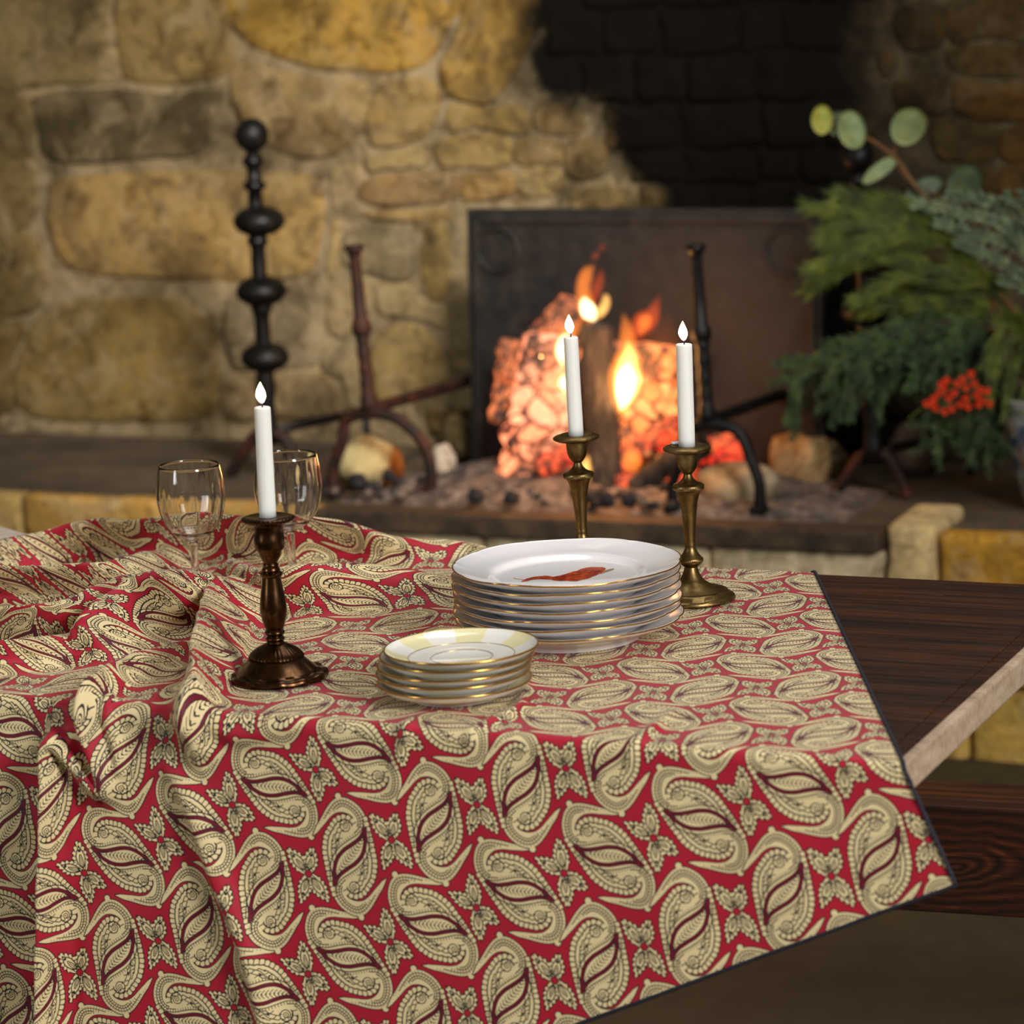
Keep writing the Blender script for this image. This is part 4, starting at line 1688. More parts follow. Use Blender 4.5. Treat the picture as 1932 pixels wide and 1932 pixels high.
FB0 = onz(890, 893, HZ)
lx = 0.0
rx = float((onv(1545, 640, FB0, e2) - FB0) @ e1)
ft = float(onv(870, 396, FB0, e2)[2]) - HZ
fb = thing('fireback', 'dark cast-iron fireback plate leaning on the wall behind the fire', 'fireback', (FB0[0], FB0[1], HZ))
fb.rotation_euler = (-.06, 0, 0)
obj('plate', *box(lx, rx, 0, .03, 0, ft, .004), M_back, fb, False)
mb = MB()
fw = .018
for a in (box(lx + .012, rx - .012, -.007, .002, ft - .03, ft - .03 + fw, .003), box(lx + .012, lx + .012 + fw, -.007, .002, .02, ft - .012, .003), box(rx - .012 - fw, rx - .012, -.007, .002, .02, ft - .012, .003)):
    mb.add(a)
mb.build('moulding', M_back, fb, False)
for cx in (lx + .07, rx - .07):
    q = [(cx + .045 * math.cos(t_), -.001, ft - .085 + .045 * math.sin(t_)) for t_ in np.linspace(0, 2 * math.pi, 28, endpoint=False)]
    obj('roundel', *tube(q, .006, 8, closed=True), M_back, fb)

def strokes(root, name, pxs, radii, P0, mat, n=12, flat=None, res=5):
    """bar following photograph points on the vertical plane through P0; radii in pixels"""
    k = 1 / pxm(P0)
    Q = catmull([np.r_[onv(x, y, P0, e2) - np.array(root.location), r * k] for (x, y), r in zip(pxs, radii)], res)
    return obj(name, *tube(Q[:, :3], np.maximum(Q[:, 3], .0008), n, flat), mat, root)


def turned(root, name, pxs, radii, P0, mat, n=24):
    k = 1 / pxm(P0)
    Q = [np.r_[onv(x, y, P0, e2) - np.array(root.location), r * k] for (x, y), r in zip(pxs, radii)]
    Q = np.array(Q)
    return obj(name, *tube(Q[:, :3], np.maximum(Q[:, 3], .0008), n), mat, root)


def lerp_axis(a, b, y):
    t_ = (y - a[1]) / (b[1] - a[1])
    return (a[0] + (b[0] - a[0]) * t_, y)


def firedog(P0, label, top, bot, fl, fr, arch, collar_y, bar_to, mat, cap=20):
    t = thing('firedog', label, 'firedog', (P0[0], P0[1], HZ))
    ax = lambda y: lerp_axis(top, bot, y)
    y0, y1 = top[1], bot[1]
    L = y1 - y0
    ys = [y0 - 2, y0, y0 + 8, y0 + 12, y0 + 20, y0 + 26, y0 + L * .3, collar_y - 16, collar_y - 10, collar_y - 4, collar_y + 4, collar_y + 10, collar_y + 16]
    rs = [1, cap * .9, cap, cap * .72, 12, 10.5, 12, 13, 18, 19, 19, 18, 13]
    turned(t, 'post', [ax(y) for y in ys], rs, P0, mat)
    ys2 = np.linspace(collar_y + 12, y1, 15)
    turned(t, 'shaft', [ax(y) for y in ys2], [12.5 + 1.6 * math.sin(i * 2.2) + 5 * max(0, (i - 10) / 4) for i in range(15)], P0, mat)
    strokes(t, 'arch', [fl, (fl[0] - 3, fl[1] - 55), (fl[0] + 14, fl[1] - 105), (arch[0] - 46, arch[1] + 14), arch, (arch[0] + 52, arch[1] + 14), (fr[0] - 16, fr[1] - 105), (fr[0] + 1, fr[1] - 55), fr], [13, 11, 11, 11, 13, 11, 11, 11, 13], P0, mat)
    for f in (fl, fr):
        q = onv(*f, P0, e2) - np.array(t.location)
        obj('foot', *box(q[0] - .014, q[0] + .014, q[1] - .02, q[1] + .02, 0, .022, .004), mat, t, False)
    b0 = onv(*bot, P0, e2)
    d = onz(*bar_to, b0[2]) - b0
    d = np.array([0, abs(d[1]), 0]) if abs(d[0]) > 2 * abs(d[1]) else d
    b0 = b0 - np.array(t.location)
    obj('log_bar', *tube(catmull([b0 - d * .02, b0 + d * .5, b0 + d], 4), .0125, 8), mat, t)
    e = b0 + d
    obj('rear_leg', *tube([e, e + np.array([0, 0, -e[2]])], .011, 8), mat, t)
    return t


PL = onz(722, 938, HZ)
firedog(PL, 'rusty iron firedog with an arched foot at the left of the fire', (667, 462), (697, 772), (632, 940), (812, 938), (700, 778), 618, (905, 712), M_rust)
PR = onz(1352, 972, HZ)
firedog(PR, 'dark iron firedog with an arched foot at the right, behind the right-hand brass candlestick', (1312, 462), (1335, 795), (1272, 972), (1432, 970), (1340, 800), 628, (1480, 742), M_iron)


def tall_andiron(P0, label, sx=0, sy=0):
    t = thing('andiron', label, 'andiron', (P0[0], P0[1], HZ), 0, 'tall andirons with ball finials')
    M = M_iron
    g = lambda *p: [(x + sx, y + sy) for x, y in p]
    ax = lambda y: lerp_axis((475, 255), (507, 835), y)
    post_y = [286, 292, 300, 304, 310, 316, 322, 340, 344, 350, 356, 360, 380, 440, 452, 456, 462, 468, 500, 520, 570, 580, 588, 600, 640, 700, 730, 760, 800, 836]
    post_r = [9, 11, 16, 17, 16, 11, 10.5, 11, 16, 18, 16, 11, 11.5, 12, 16, 17, 14, 11.5, 12, 12, 14, 18, 14, 12, 12.5, 13, 16, 13, 15, 20]
    turned(t, 'post', g(*[ax(y) for y in post_y]), [r * 1.22 for r in post_r], P0, M)

    def ball(name, c, rx_, rz_):
        c = (c[0] + sx, c[1] + sy)
        q = onv(*c, P0, e2) - np.array(t.location)
        k = 1 / pxm(P0)
        V, F = lathe([(max(rx_ * math.cos(a), .05) * k, rz_ * math.sin(a) * k) for a in np.linspace(-math.pi / 2, math.pi / 2, 17)], 32)
        obj(name, [(x + q[0], y + q[1], z + q[2]) for x, y, z in V], F, M, t)
    ball('ball_finial', (475, 255), 32, 32)
    ball('disc', (489, 417), 49, 29)
    ball('disc', (493, 549), 48, 29)
    ball('disc', (500, 674), 46, 29)
    strokes(t, 'foot_leg', g((507, 815), (480, 825), (462, 850), (440, 885), (432, 893)), [13, 12, 11, 11, 12], P0, M_rust)
    strokes(t, 'foot_leg', g((507, 815), (534, 825), (550, 850), (566, 885), (572, 900)), [13, 12, 11, 11, 12], P0, M_rust)
    b0 = onv(507 + sx, 815 + sy, P0, e2)
    e = onz(690 + sx, 775 + sy, b0[2])
    o_ = np.array(t.location)
    obj('log_bar', *tube([b0 - o_, (b0 + e) / 2 - o_, e - o_], .010, 8), M_iron, t)
    obj('rear_leg', *tube([e - o_, np.r_[e[:2], HZ] - o_], .009, 8), M_iron, t)
    return t


PT = onz(505, 897, HZ)
tall_andiron(PT, 'tall black andiron with ball finial and three flat bosses, against the pale wall')
DX, DY = 1142, 38
PT2 = onz(505 + DX, 897 + DY, HZ)
tall_andiron(PT2, 'tall black andiron with ball finial against the soot, mostly hidden by the greenery', DX, DY)


# --- logs and embers
def ember_mat(name, hot, warm, crack, scale, strength, char=.25, bias=0.0):
    m = NT(name)
    v = m.coord('Object')
    n0 = m.n('ShaderNodeTexNoise')
    n0.inputs['Scale'].default_value = 14
    m.l(v, n0.inputs['Vector'])
    vm = m.n('ShaderNodeVectorMath', operation='MULTIPLY_ADD')
    m.l(n0.outputs['Color'], vm.inputs[0])
    vm.inputs[1].default_value = (.075, .075, .075)
    m.l(v, vm.inputs[2])
    vo = m.n('ShaderNodeTexVoronoi', feature='DISTANCE_TO_EDGE')
    vo.inputs['Scale'].default_value = scale
    m.l(vm.outputs[0], vo.inputs['Vector'])
    vc = m.n('ShaderNodeTexVoronoi', feature='F1')
    vc.inputs['Scale'].default_value = scale
    m.l(vm.outputs[0], vc.inputs['Vector'])
    cell = m.n('ShaderNodeSeparateColor')
    m.l(vc.outputs['Color'], cell.inputs[0])
    n1 = m.noise(v, 9, 4, .6)
    n2 = m.noise(v, 38, 4, .6)
    cr = m.maprange(m.math('ADD', vo.outputs['Distance'], m.math('MULTIPLY', m.math('SUBTRACT', m.noise(v, 24, 3, .6), .5), .2)), .0, .11, 0, 1, True)
    col = m.mix(m.maprange(cell.outputs[0], .2, .8, 0, 1), hot, warm)
    col = m.mix(cr, crack, col)
    live = m.maprange(m.math('ADD', n1, m.math('MULTIPLY', n2, .35)), .5 + bias, .72 + bias, .03, 1.0, True)
    st = m.math('MULTIPLY', m.math('MULTIPLY', m.maprange(cr, 0, 1, .3, 1), live), strength)
    st = m.math('MULTIPLY', st, m.maprange(n2, .3, .65, .55, 1.15))
    m.col((.035, .028, .024, 1)).setv(Roughness=.95)
    m.l(col, m.b.inputs['Emission Color'])
    m.l(st, m.b.inputs['Emission Strength'])
    m.bump(cr, .4, .01)
    return m.m


M_hot = ember_mat('glowing_log', (1.0, .34, .17, 1), (1.0, .27, .11, 1), (.30, .035, .008, 1), 19, 1.75, bias=-.02)
M_hot2 = ember_mat('fiery_log', (1.0, .30, .08, 1), (1.0, .19, .04, 1), (.22, .02, .004, 1), 24, 1.7, bias=.0)
M_red = ember_mat('red_ember', (1.0, .04, .012, 1), (.9, .12, .03, 1), (.1, .006, .004, 1), 30, 1.0, bias=-.08)
M_char = ember_mat('charred_log', (.8, .14, .04, 1), (.6, .06, .02, 1), (.05, .012, .008, 1), 30, .3, bias=.12)
M_mid = ember_mat('half_burnt_log', (1.0, .26, .08, 1), (.8, .16, .04, 1), (.16, .03, .01, 1), 34, .85, bias=.03)
m = NT('charred_bark')
n1 = m.noise(m.coord('Object', (3, 3, 1)), 16, 6, .65)
m.col(m.ramp(n1, [(.34, srgb(16, 13, 11)), (.52, srgb(40, 34, 29)), (.68, srgb(74, 67, 57))])).setv(Roughness=.9)
m.bump(n1, .7, .012)
M_bark = m.m
m = NT('ash')
n1 = m.noise(m.coord('Object'), 30, 6, .68)
n2 = m.noise(m.coord('Object'), 9, 3, .6)
m.col(m.mix(.5, m.ramp(n1, [(.40, srgb(24, 22, 22)), (.5, srgb(84, 74, 68)), (.64, srgb(168, 152, 140))]), m.ramp(n2, [(.35, srgb(56, 47, 42)), (.65, srgb(140, 122, 108))]), 'MULTIPLY' if False else 'MIX')).setv(Roughness=.95)
m.bump(n1, .8, .012)
M_ash = m.m
M_coal = NT('charcoal').col(srgb(26, 24, 26)).setv(Roughness=.85).m

PF = onv(1080, 905, FB0 - e2 * .17, e2)


def fire_log(a, b, ra, rb, mat, label, da=0.0, db=0.0, cat='log', seed=1, sq=1.0, cell=.05, amp=.16):
    """a log between two photograph points, da/db metres nearer (-) or farther (+) than the fire's middle"""
    A = onv(*a, PF + e2 * da, e2)
    B = onv(*b, PF + e2 * db, e2)
    k = 1 / pxm(PF)
    n, mseg = 40, 34
    P = [A + (B - A) * i / mseg for i in range(mseg + 1)]
    R = [(ra + (rb - ra) * i / mseg) * k * (1 + .05 * math.sin(i * .7 + seed)) for i in range(mseg + 1)]
    R[0] *= .82
    R[-1] *= .7
    V, F = tube(P, R, n)
    c = (A + B) / 2
    out = []
    for i, p in enumerate(V):
        ctr = P[min(i // n, mseg)]
        d = np.asarray(p) - ctr
        w = Vector(tuple(np.asarray(p) / cell + seed * 7.3))
        ds = noise.voronoi(w)[0]
        f = min(max((ds[1] - ds[0]) * 1.6, 0), 1)
        g = 1 - amp + amp * f + .06 * noise.noise(w * .5)
        out.append(ctr + d * g - c)
    o = obj('firewood_log', out, F, mat, None, True, loc=c)
    return tag(o, label, cat)


fire_log((1006, 905), (1040, 630), 78, 66, M_hot, 'big crazed log glowing salmon pink, upright at the left of the fire', .02, .06, seed=1, amp=.2)
fire_log((975, 720), (1085, 570), 50, 36, M_mid, 'charred log with a ragged orange crown, leaning over the left of the fire', .08, .1, seed=2, cell=.035)
fire_log((948, 800), (968, 640), 30, 30, M_mid, 'small dark charred log at the outer left of the fire', .06, .1, seed=12, cell=.03)
fire_log((1148, 935), (1122, 610), 34, 36, M_bark, 'grey barked unburnt log standing upright in the middle of the fire', -.03, .02, seed=3, cell=.03, amp=.1)
fire_log((1212, 860), (1240, 650), 74, 62, M_hot2, 'thick log glowing orange, right of the upright barked log', .05, .08, seed=4, amp=.2)
fire_log((1150, 660), (1275, 690), 24, 24, M_mid, 'curled charred branch lying across the top of the fire', .09, .1, seed=5, cell=.03)
fire_log((1165, 870), (1288, 800), 26, 30, M_red, 'log burning deep red under the orange logs', .0, .02, seed=6, cell=.03)
fire_log((1196, 925), (1330, 828), 24, 32, M_bark, 'dark log slanting in front of the red embers', -.06, -.04, seed=7, cell=.03, amp=.1)
fire_log((1296, 868), (1412, 836), 36, 30, M_red, 'thick ash-grey log smouldering red under the right-hand firedog', .02, .06, seed=8, cell=.04, amp=.12)
fire_log((1255, 905), (1310, 905), 18, 16, M_red, 'short red ember log just left of the foot of the right-hand firedog', -.05, -.05, seed=10, cell=.03)

fire_log((1020, 880), (1085, 850), 24, 26, M_red, 'deep red ember log at the foot of the big salmon-glowing log', -.07, -.06, seed=14, cell=.03)
fire_log((1168, 915), (1236, 905), 22, 20, M_red, 'bright red ember log at the foot of the upright barked log', -.05, -.05, seed=15, cell=.03)


def rock(px, rx_, rz_, mat, label, depth=1.0, name='hearth_rock', seed=0, sharp=.18, cat='rock', group=None, block=0.0, sub=3):
    """stone lying on the hearth; px is the photograph point where it touches the hearth"""
    p = onz(*px, HZ)
    k = 1 / pxm(p)
    bm = bmesh.new()
    bmesh.ops.create_icosphere(bm, subdivisions=sub, radius=1)
    for v in bm.verts:
        q = v.co * 1.3 + Vector((seed * 3.7, seed * 1.3, 0))
        f = 1 + sharp * noise.noise(q) + .1 * noise.noise(q * 2.7)
        mx = max(abs(v.co.x), abs(v.co.y), abs(v.co.z))
        f *= 1 - block + block * .86 / mx
        v.co = Vector((v.co.x * f * rx_ * k, v.co.y * f * rx_ * k * depth, v.co.z * f * rz_ * k))
    zmin = min(v.co.z for v in bm.verts)
    for v in bm.verts:
        v.co.z -= zmin
        v.co.z = max(0, v.co.z - .12 * rz_ * k)
    me = bpy.data.meshes.new(name)
    bm.to_mesh(me)
    bm.free()
    me.materials.append(mat)
    me.polygons.foreach_set('use_smooth', [True] * len(me.polygons))
    o = link(name, me, None, (p[0], p[1], HZ - .004 if name != 'charcoal' else HZ - .001))
    return tag(o, label, cat, group)


def rock_col(o, c):
    o.color = srgb(*c)
    return o


rock_col(rock((690, 915), 58, 52, M_hearthstone, 'pale greenish rock under the arch of the left-hand firedog', seed=1), (176, 166, 124))
rock_col(rock((728, 912), 36, 44, M_hearthstone, 'rust-brown rock under the arch of the left-hand firedog', seed=2), (142, 92, 44))
rock_col(rock((880, 868), 52, 52, M_hearthstone, 'dark olive rock leaning at the left foot of the fireback', seed=3), (74, 66, 44))
rock_col(rock((838, 898), 24, 36, M_hearthstone, 'small chalk-white rock right of the left-hand firedog', seed=4), (216, 206, 192))
rock_col(rock((1396, 950), 84, 46, M_hearthstone, 'large grey rock under the arch of the right-hand firedog', seed=5, depth=.6), (150, 138, 116))
rock_col(rock((1512, 915), 58, 58, M_hearthstone, 'ochre block of rock right of the right-hand firedog, below the greenery', seed=6, depth=.8, sharp=.22, block=.75), (150, 122, 80))
rock_col(rock((1726, 890), 50, 50, M_hearthstone, 'lilac-grey rock half hidden behind the drooping greenery', seed=7), (110, 98, 96))
rock_col(rock((1560, 905), 40, 40, M_hearthstone, 'dark brown rock beside the ochre block, below the greenery', seed=9), (78, 60, 42))

# ash bed with crumbs of charcoal
ax0, ax1 = hxz(600, 960)[0], hxz(1560, 990)[0]
ay0, ay1 = .043, float((FB0 - HO) @ e2) - .01
NX, NY = 170, 60
V, F = [], []
fx = float((PF - HO) @ e1)
for j in range(NY + 1):
    for i in range(NX + 1):
        x, y = ax0 + (ax1 - ax0) * i / NX, ay0 + (ay1 - ay0) * j / NY
        ed = min(i, NX - i, j * 2.2, 40) / 40
        z = .03 * ed * (1 + .5 * noise.noise((x * 7, y * 7, 2))) + .05 * math.exp(-((x - fx) / .22) ** 2) * (y - ay0) / (ay1 - ay0) * min(1, ed * 3)
        z += (.008 * noise.noise((x * 30, y * 30, 4)) + .006 * noise.noise((x * 70, y * 70, 8))) * min(1, ed * 4)
        V.append((x, y, max(z, -.001)))
for j in range(NY):
    for i in range(NX):
        a = j * (NX + 1) + i
        F.append((a, a + 1, a + NX + 2, a + NX + 1))
ash = obj('ash', V, F, M_ash, None, True, loc=(HO[0], HO[1], HZ - .0055))
tag(ash, 'bed of grey and pinkish wood ash spread under the fire', 'ash', kind='stuff')
for i in range(80):
    cx = random.choice([random.gauss(700, 40), random.gauss(1060, 60), random.gauss(1160, 40), random.gauss(960, 110), random.gauss(1250, 50)])
    cy = random.uniform(905, 955) + (cx - 640) * .04
    s = random.uniform(5, 17)
    rock((cx, cy), s, s * random.uniform(.7, 1.1), M_coal if random.random() < .7 else M_ash, 'small lump of charcoal or cinder lying on the ash before the fire', name='charcoal', seed=20 + i, sharp=.35, cat='charcoal', group='charcoal lumps on the ash', sub=2).location.z = HZ + .015


# --- flames: bodies of glowing gas
def gas(name, col, strength):
    m = bpy.data.materials.new(name)
    m.use_nodes = True
    t_ = m.node_tree
    t_.nodes.remove(t_.nodes['Principled BSDF'])
    e = t_.nodes.new('ShaderNodeEmission')
    e.inputs[0].default_value = col
    e.inputs[1].default_value = strength
    t_.links.new(e.outputs[0], t_.nodes['Material Output'].inputs['Volume'])
    return m


G_red = gas('flame_red', (1, .10, .012, 1), 16)
G_orange = gas('flame_orange', (1, .24, .03, 1), 30)
G_yellow = gas('flame_yellow', (1, .50, .12, 1), 75)
G_white = gas('flame_white', (1, .72, .34, 1), 190)


def flame(label, layers, d=0.0):
    """layers: (points in the photograph, radii in pixels, gas)"""
    P0 = PF + e2 * d
    xs = [q for l in layers for q in l[0]]
    c = onv(float(np.mean([q[0] for q in xs])), max(q[1] for q in xs), P0, e2)
    t = thing('flame', label, 'flame', c)
    k = 1 / pxm(P0)
    for (pts, radii, g, nm) in layers:
        Q = catmull([np.r_[onv(x, y, P0, e2) - c, r * k] for (x, y), r in zip(pts, radii)], 6)
        obj(nm, *tube(Q[:, :3], np.maximum(Q[:, 3], .0006), 14, flat=(e2, .75)), g, t)
    return t


flame('tall central flame with a hooked side tongue above the upright log', [
    ([(1112, 612), (1106, 580), (1100, 545), (1108, 515), (1124, 500)], [6, 17, 15, 13, 1], G_orange, 'tongue'),
    ([(1116, 585), (1124, 550), (1132, 525), (1134, 502)], [6, 11, 9, 1], G_red, 'tongue'),
    ([(1120, 600), (1134, 588), (1143, 572), (1142, 560), (1138, 556)], [6, 10, 9, 7, 1], G_yellow, 'hooked_tongue'),
    ([(1122, 606), (1112, 590), (1104, 572), (1102, 558)], [3, 15, 11, 1], G_white, 'core')], -.01)
flame('small torn-off wisp of flame floating above the tall central flame', [([(1116, 492), (1124, 482), (1130, 475)], [1, 7, 1], G_red, 'wisp')], -.01)
flame('topmost tiny wisp of flame over the fire', [([(1131, 474), (1136, 467), (1139, 459)], [1, 6, 1], G_red, 'wisp')], -.01)
flame('bright flame half hidden behind the centre candle, upper one', [
    ([(1062, 698), (1058, 670), (1064, 640), (1082, 622), (1104, 600)], [4, 15, 16, 13, 2], G_orange, 'tongue'),
    ([(1062, 692), (1058, 665), (1064, 642), (1074, 626)], [3, 10, 9, 1], G_white, 'core')], -.03)
flame('bright flame half hidden behind the centre candle, lower one', [
    ([(1072, 770), (1064, 735), (1062, 712), (1066, 694)], [3, 15, 13, 2], G_orange, 'tongue'),
    ([(1069, 744), (1064, 722), (1066, 704)], [2, 10, 1], G_white, 'core')], -.03)
flame('largest white-hot flame licking the right-hand orange log', [
    ([(1172, 790), (1176, 750), (1180, 710), (1184, 660), (1182, 620), (1176, 592)], [6, 26, 34, 20, 13, 3], G_orange, 'tongue'),
    ([(1172, 776), (1178, 745), (1182, 705), (1187, 668), (1184, 640)], [4, 20, 23, 14, 2], G_yellow, 'tongue'),
    ([(1196, 740), (1202, 715), (1204, 695)], [4, 11, 2], G_yellow, 'side_tongue'),
    ([(1172, 772), (1178, 742), (1182, 710), (1186, 684)], [3, 16, 17, 2], G_white, 'core')], -.03)
flame('dim red sheet of flame rising at the upper right of the fire', [
    ([(1196, 640), (1212, 612), (1228, 598), (1238, 575), (1244, 556)], [10, 22, 18, 9, 2], G_red, 'tongue'),
    ([(1206, 630), (1218, 606), (1230, 596)], [6, 13, 2], G_orange, 'tongue')], .0)
G_haze = gas('flame_haze', (1, .22, .05, 1), 1.6)
flame('dim orange haze of flame veiling the right-hand logs', [([(1215, 800), (1230, 720), (1250, 650), (1262, 590)], [20, 60, 40, 4], G_haze, 'haze')], -.06)
flame('low yellow flame glimpsed behind the stem of the centre candlestick', [([(1108, 905), (1106, 880), (1110, 858)], [5, 13, 2], G_yellow, 'tongue')], -.05)
flame('low orange glow of flame under the right-hand orange log', [([(1190, 890), (1192, 866), (1186, 838)], [12, 20, 4], G_orange, 'tongue')], -.03)
M_spark = NT('spark')
M_spark.b.inputs['Emission Color'].default_value = (1, .5, .15, 1)
M_spark.b.inputs['Emission Strength'].default_value = 28
for (x, y), lab in (((1021, 673), 'tiny orange spark at the left of the fire'), ((1336, 614), 'tiny orange spark beside the post of the right-hand firedog')):
    V, F = lathe([(1e-4, -.0011), (.0009, -.0006), (.0011, 0), (.0009, .0006), (1e-4, .0011)], 10)
    tag(obj('spark', V, F, M_spark.m, None, True, loc=onv(x, y, PF - e2 * .14, e2)), lab, 'spark')
d = bpy.data.lights.new('fire_glow', 'POINT')
d.energy, d.color, d.shadow_soft_size = 4, (1, .42, .12), .09
fo = bpy.data.objects.new('fire_glow', d)
C.objects.link(fo)
fo.location = tuple(onv(1140, 700, PF - e2 * .12, e2))


# ------------------------------------------------------------------ vase of greenery on the right of the hearth
PV = onz(1992, 958, HZ)
KV = 1 / pxm(PV)
m = NT('painted_vase')
v = m.coord('Object')
n1 = m.noise(v, 26, 4, .6, .8)
n2 = m.noise(v, 17, 3, .55, .4)
c = m.ramp(n1, [(.4, srgb(150, 152, 146)), (.52, srgb(140, 146, 144)), (.58, srgb(62, 84, 106)), (.7, srgb(40, 60, 92))])
m.col(m.mix(m.maprange(n2, .46, .6, 0, .85), c, srgb(128, 92, 58))).setv(Roughness=.25)
vase = thing('vase', 'pale vase with blue and brown painted glaze at the right edge of the hearth', 'vase', (PV[0], PV[1], HZ + .0005))
vh = (958 - 745) * KV
prof = smooth_prof([(-.0001, 0), (-50 * KV, 0), (54 * KV, .006), (70 * KV, vh * .25), (88 * KV, vh * .6), (104 * KV, vh * .93), (-108 * KV, vh), (-104 * KV, vh + .002), (98 * KV, vh * .93), (82 * KV, vh * .6), (62 * KV, vh * .2), (-.0001, vh * .1)], 4)
obj('body', *lathe(prof, 64), m.m, vase)
rim = [(106 * KV * math.cos(t_), 106 * KV * math.sin(t_), vh + .001) for t_ in np.linspace(0, 2 * math.pi, 64, endpoint=False)]
obj('rim', *tube(rim, .0035, 8, closed=True), m.m, vase)


def leafmat(name, a, b, c, rough=.5, trans=.0):
    m = NT(name)
    n1 = m.noise(m.coord('Object'), 30, 4, .6)
    m.col(m.ramp(n1, [(.35, a), (.5, b), (.66, c)]))
    m.setv(Roughness=rough)
    m.b.inputs['Specular IOR Level'].default_value = .3
    return m.m


M_euc = leafmat('eucalyptus_leaf', srgb(92, 106, 68), srgb(108, 122, 78), srgb(124, 132, 80))
M_eucy = leafmat('yellowing_leaf', srgb(122, 126, 46), srgb(134, 136, 54), srgb(144, 142, 62))
M_eucd = leafmat('dark_green_leaf', srgb(58, 72, 48), srgb(68, 82, 52), srgb(80, 90, 56))  # darker green leaf tone
M_stem = leafmat('brown_stem', srgb(74, 48, 24), srgb(92, 60, 30), srgb(112, 76, 38))
M_pine = leafmat('pine_green', srgb(42, 54, 10), srgb(70, 84, 14), srgb(104, 112, 26))
M_juni = leafmat('juniper_green', srgb(92, 110, 84), srgb(116, 134, 102), srgb(142, 156, 118))
M_cyp = leafmat('cypress_green', srgb(34, 50, 26), srgb(54, 74, 38), srgb(78, 98, 52))
M_flower = leafmat('orange_red_petal', srgb(196, 28, 8), srgb(222, 46, 12), srgb(240, 88, 20), .45)
OV = np.array([PV[0], PV[1], HZ + vh * .5])


def at(x, y, d=0.0):
    return onv(x, y, PV + e2 * d, e2)


def sprig(name, label, cat='greenery', group=None):
    return thing(name, label, cat, OV, 0, group)


def stem(root, pts, r0, r1, d0=0.0, d1=0.0, mat=None, name='stem'):
    Q = catmull([np.r_[at(x, y, d0 + (d1 - d0) * i / (len(pts) - 1)) - OV] for i, (x, y) in enumerate(pts)], 8)
    R = np.linspace(r0, r1, len(Q)) * KV
    obj(name, *tube(Q, R, 6), mat or M_stem, root)
    return Q


def needles(root, curves, L, ang, step, w, mat, curl=0.0, name='needles', tip=.5, updown=0.0, n_side=1, droop=0.0):
    """blade-shaped needles along the stem curves (root-local points); sizes in photograph pixels"""
    V, F = [], []
    for Q in curves:
        d = np.r_[0, np.cumsum(np.linalg.norm(np.diff(Q, axis=0), axis=1))]
        s = 0.0
        while s < d[-1]:
            f = s / d[-1]
            p = np.array([np.interp(s, d, Q[:, i]) for i in range(3)])
            q = np.array([np.interp(min(s + .004, d[-1]), d, Q[:, i]) for i in range(3)])
            q0 = np.array([np.interp(max(s - .004, 0), d, Q[:, i]) for i in range(3)])
            t_ = (q - q0) / (np.linalg.norm(q - q0) + 1e-9)
            for _ in range(n_side):
                side = np.cross(t_, e2)
                phi = random.uniform(0, 2 * math.pi)
                r = side * math.cos(phi) + np.cross(t_, side) * math.sin(phi) * .8
                a = math.radians(ang * random.uniform(.6, 1.3))
                dr = t_ * math.cos(a) + r * math.sin(a) + eZ * (updown - droop * random.random())
                dr /= np.linalg.norm(dr)
                ln = L * KV * random.uniform(.6, 1.15) * (1 - (1 - tip) * f)
                ww = np.cross(dr, cF)
                ww /= np.linalg.norm(ww) + 1e-9
                wd_ = w * KV * random.uniform(.7, 1.3)
                b = len(V)
                mid_ = p + dr * ln * .5 + eZ * curl * ln
                end = p + dr * ln + eZ * curl * ln * .2
                bow = np.cross(ww, dr) * wd_ * .5
                V += [p, mid_ + ww * wd_ * .5, end, mid_ - ww * wd_ * .5, mid_ + bow]
                F += [(b, b + 1, b + 4), (b + 1, b + 2, b + 4), (b + 2, b + 3, b + 4), (b + 3, b, b + 4)]
            s += step * KV * random.uniform(.6, 1.4)
    o = obj(name, V, F, mat, root, True)
    o['kind'] = 'stuff'
    return o


def leaf(root, c, rx_, rz_, rot, mat, d=0.0, tilt=.3):
    ctr = at(*c, d) - OV
    a = math.radians(rot)
    V, F = [], []
    n, rings = 20, 4
    V.append((0, 0, 0))
    for j in range(1, rings + 1):
        f = j / rings
        for i in range(n):
            th = 2 * math.pi * i / n
            x = rx_ * KV * f * math.cos(th)
            z = rz_ * KV * f * math.sin(th) * (1 + .1 * math.cos(th))
            y = .004 * f * f + .003 * math.cos(2 * th) * f + x * tilt
            V.append((x, y, z))
    for i in range(n):
        F.append((0, 1 + i, 1 + (i + 1) % n))
    for j in range(rings - 1):
        for i in range(n):
            p, q = 1 + j * n + i, 1 + j * n + (i + 1) % n
            F.append((p, p + n, q + n, q))
    R = np.array([[math.cos(a), 0, math.sin(a)], [0, 1, 0], [-math.sin(a), 0, math.cos(a)]])
    V = [R @ np.array(p) for p in V]
    V2 = [p + np.array([0, .0006, 0]) for p in V]
    nv = len(V)
    F2 = [tuple(i + nv for i in f[::-1]) for f in F]
    b = 1 + (rings - 1) * n
    F3 = [(b + i, b + (i + 1) % n, nv + b + (i + 1) % n, nv + b + i) for i in range(n)]
    o = obj('leaf', V + V2, F + F2 + F3, mat, root, True, loc=ctr)
    return o


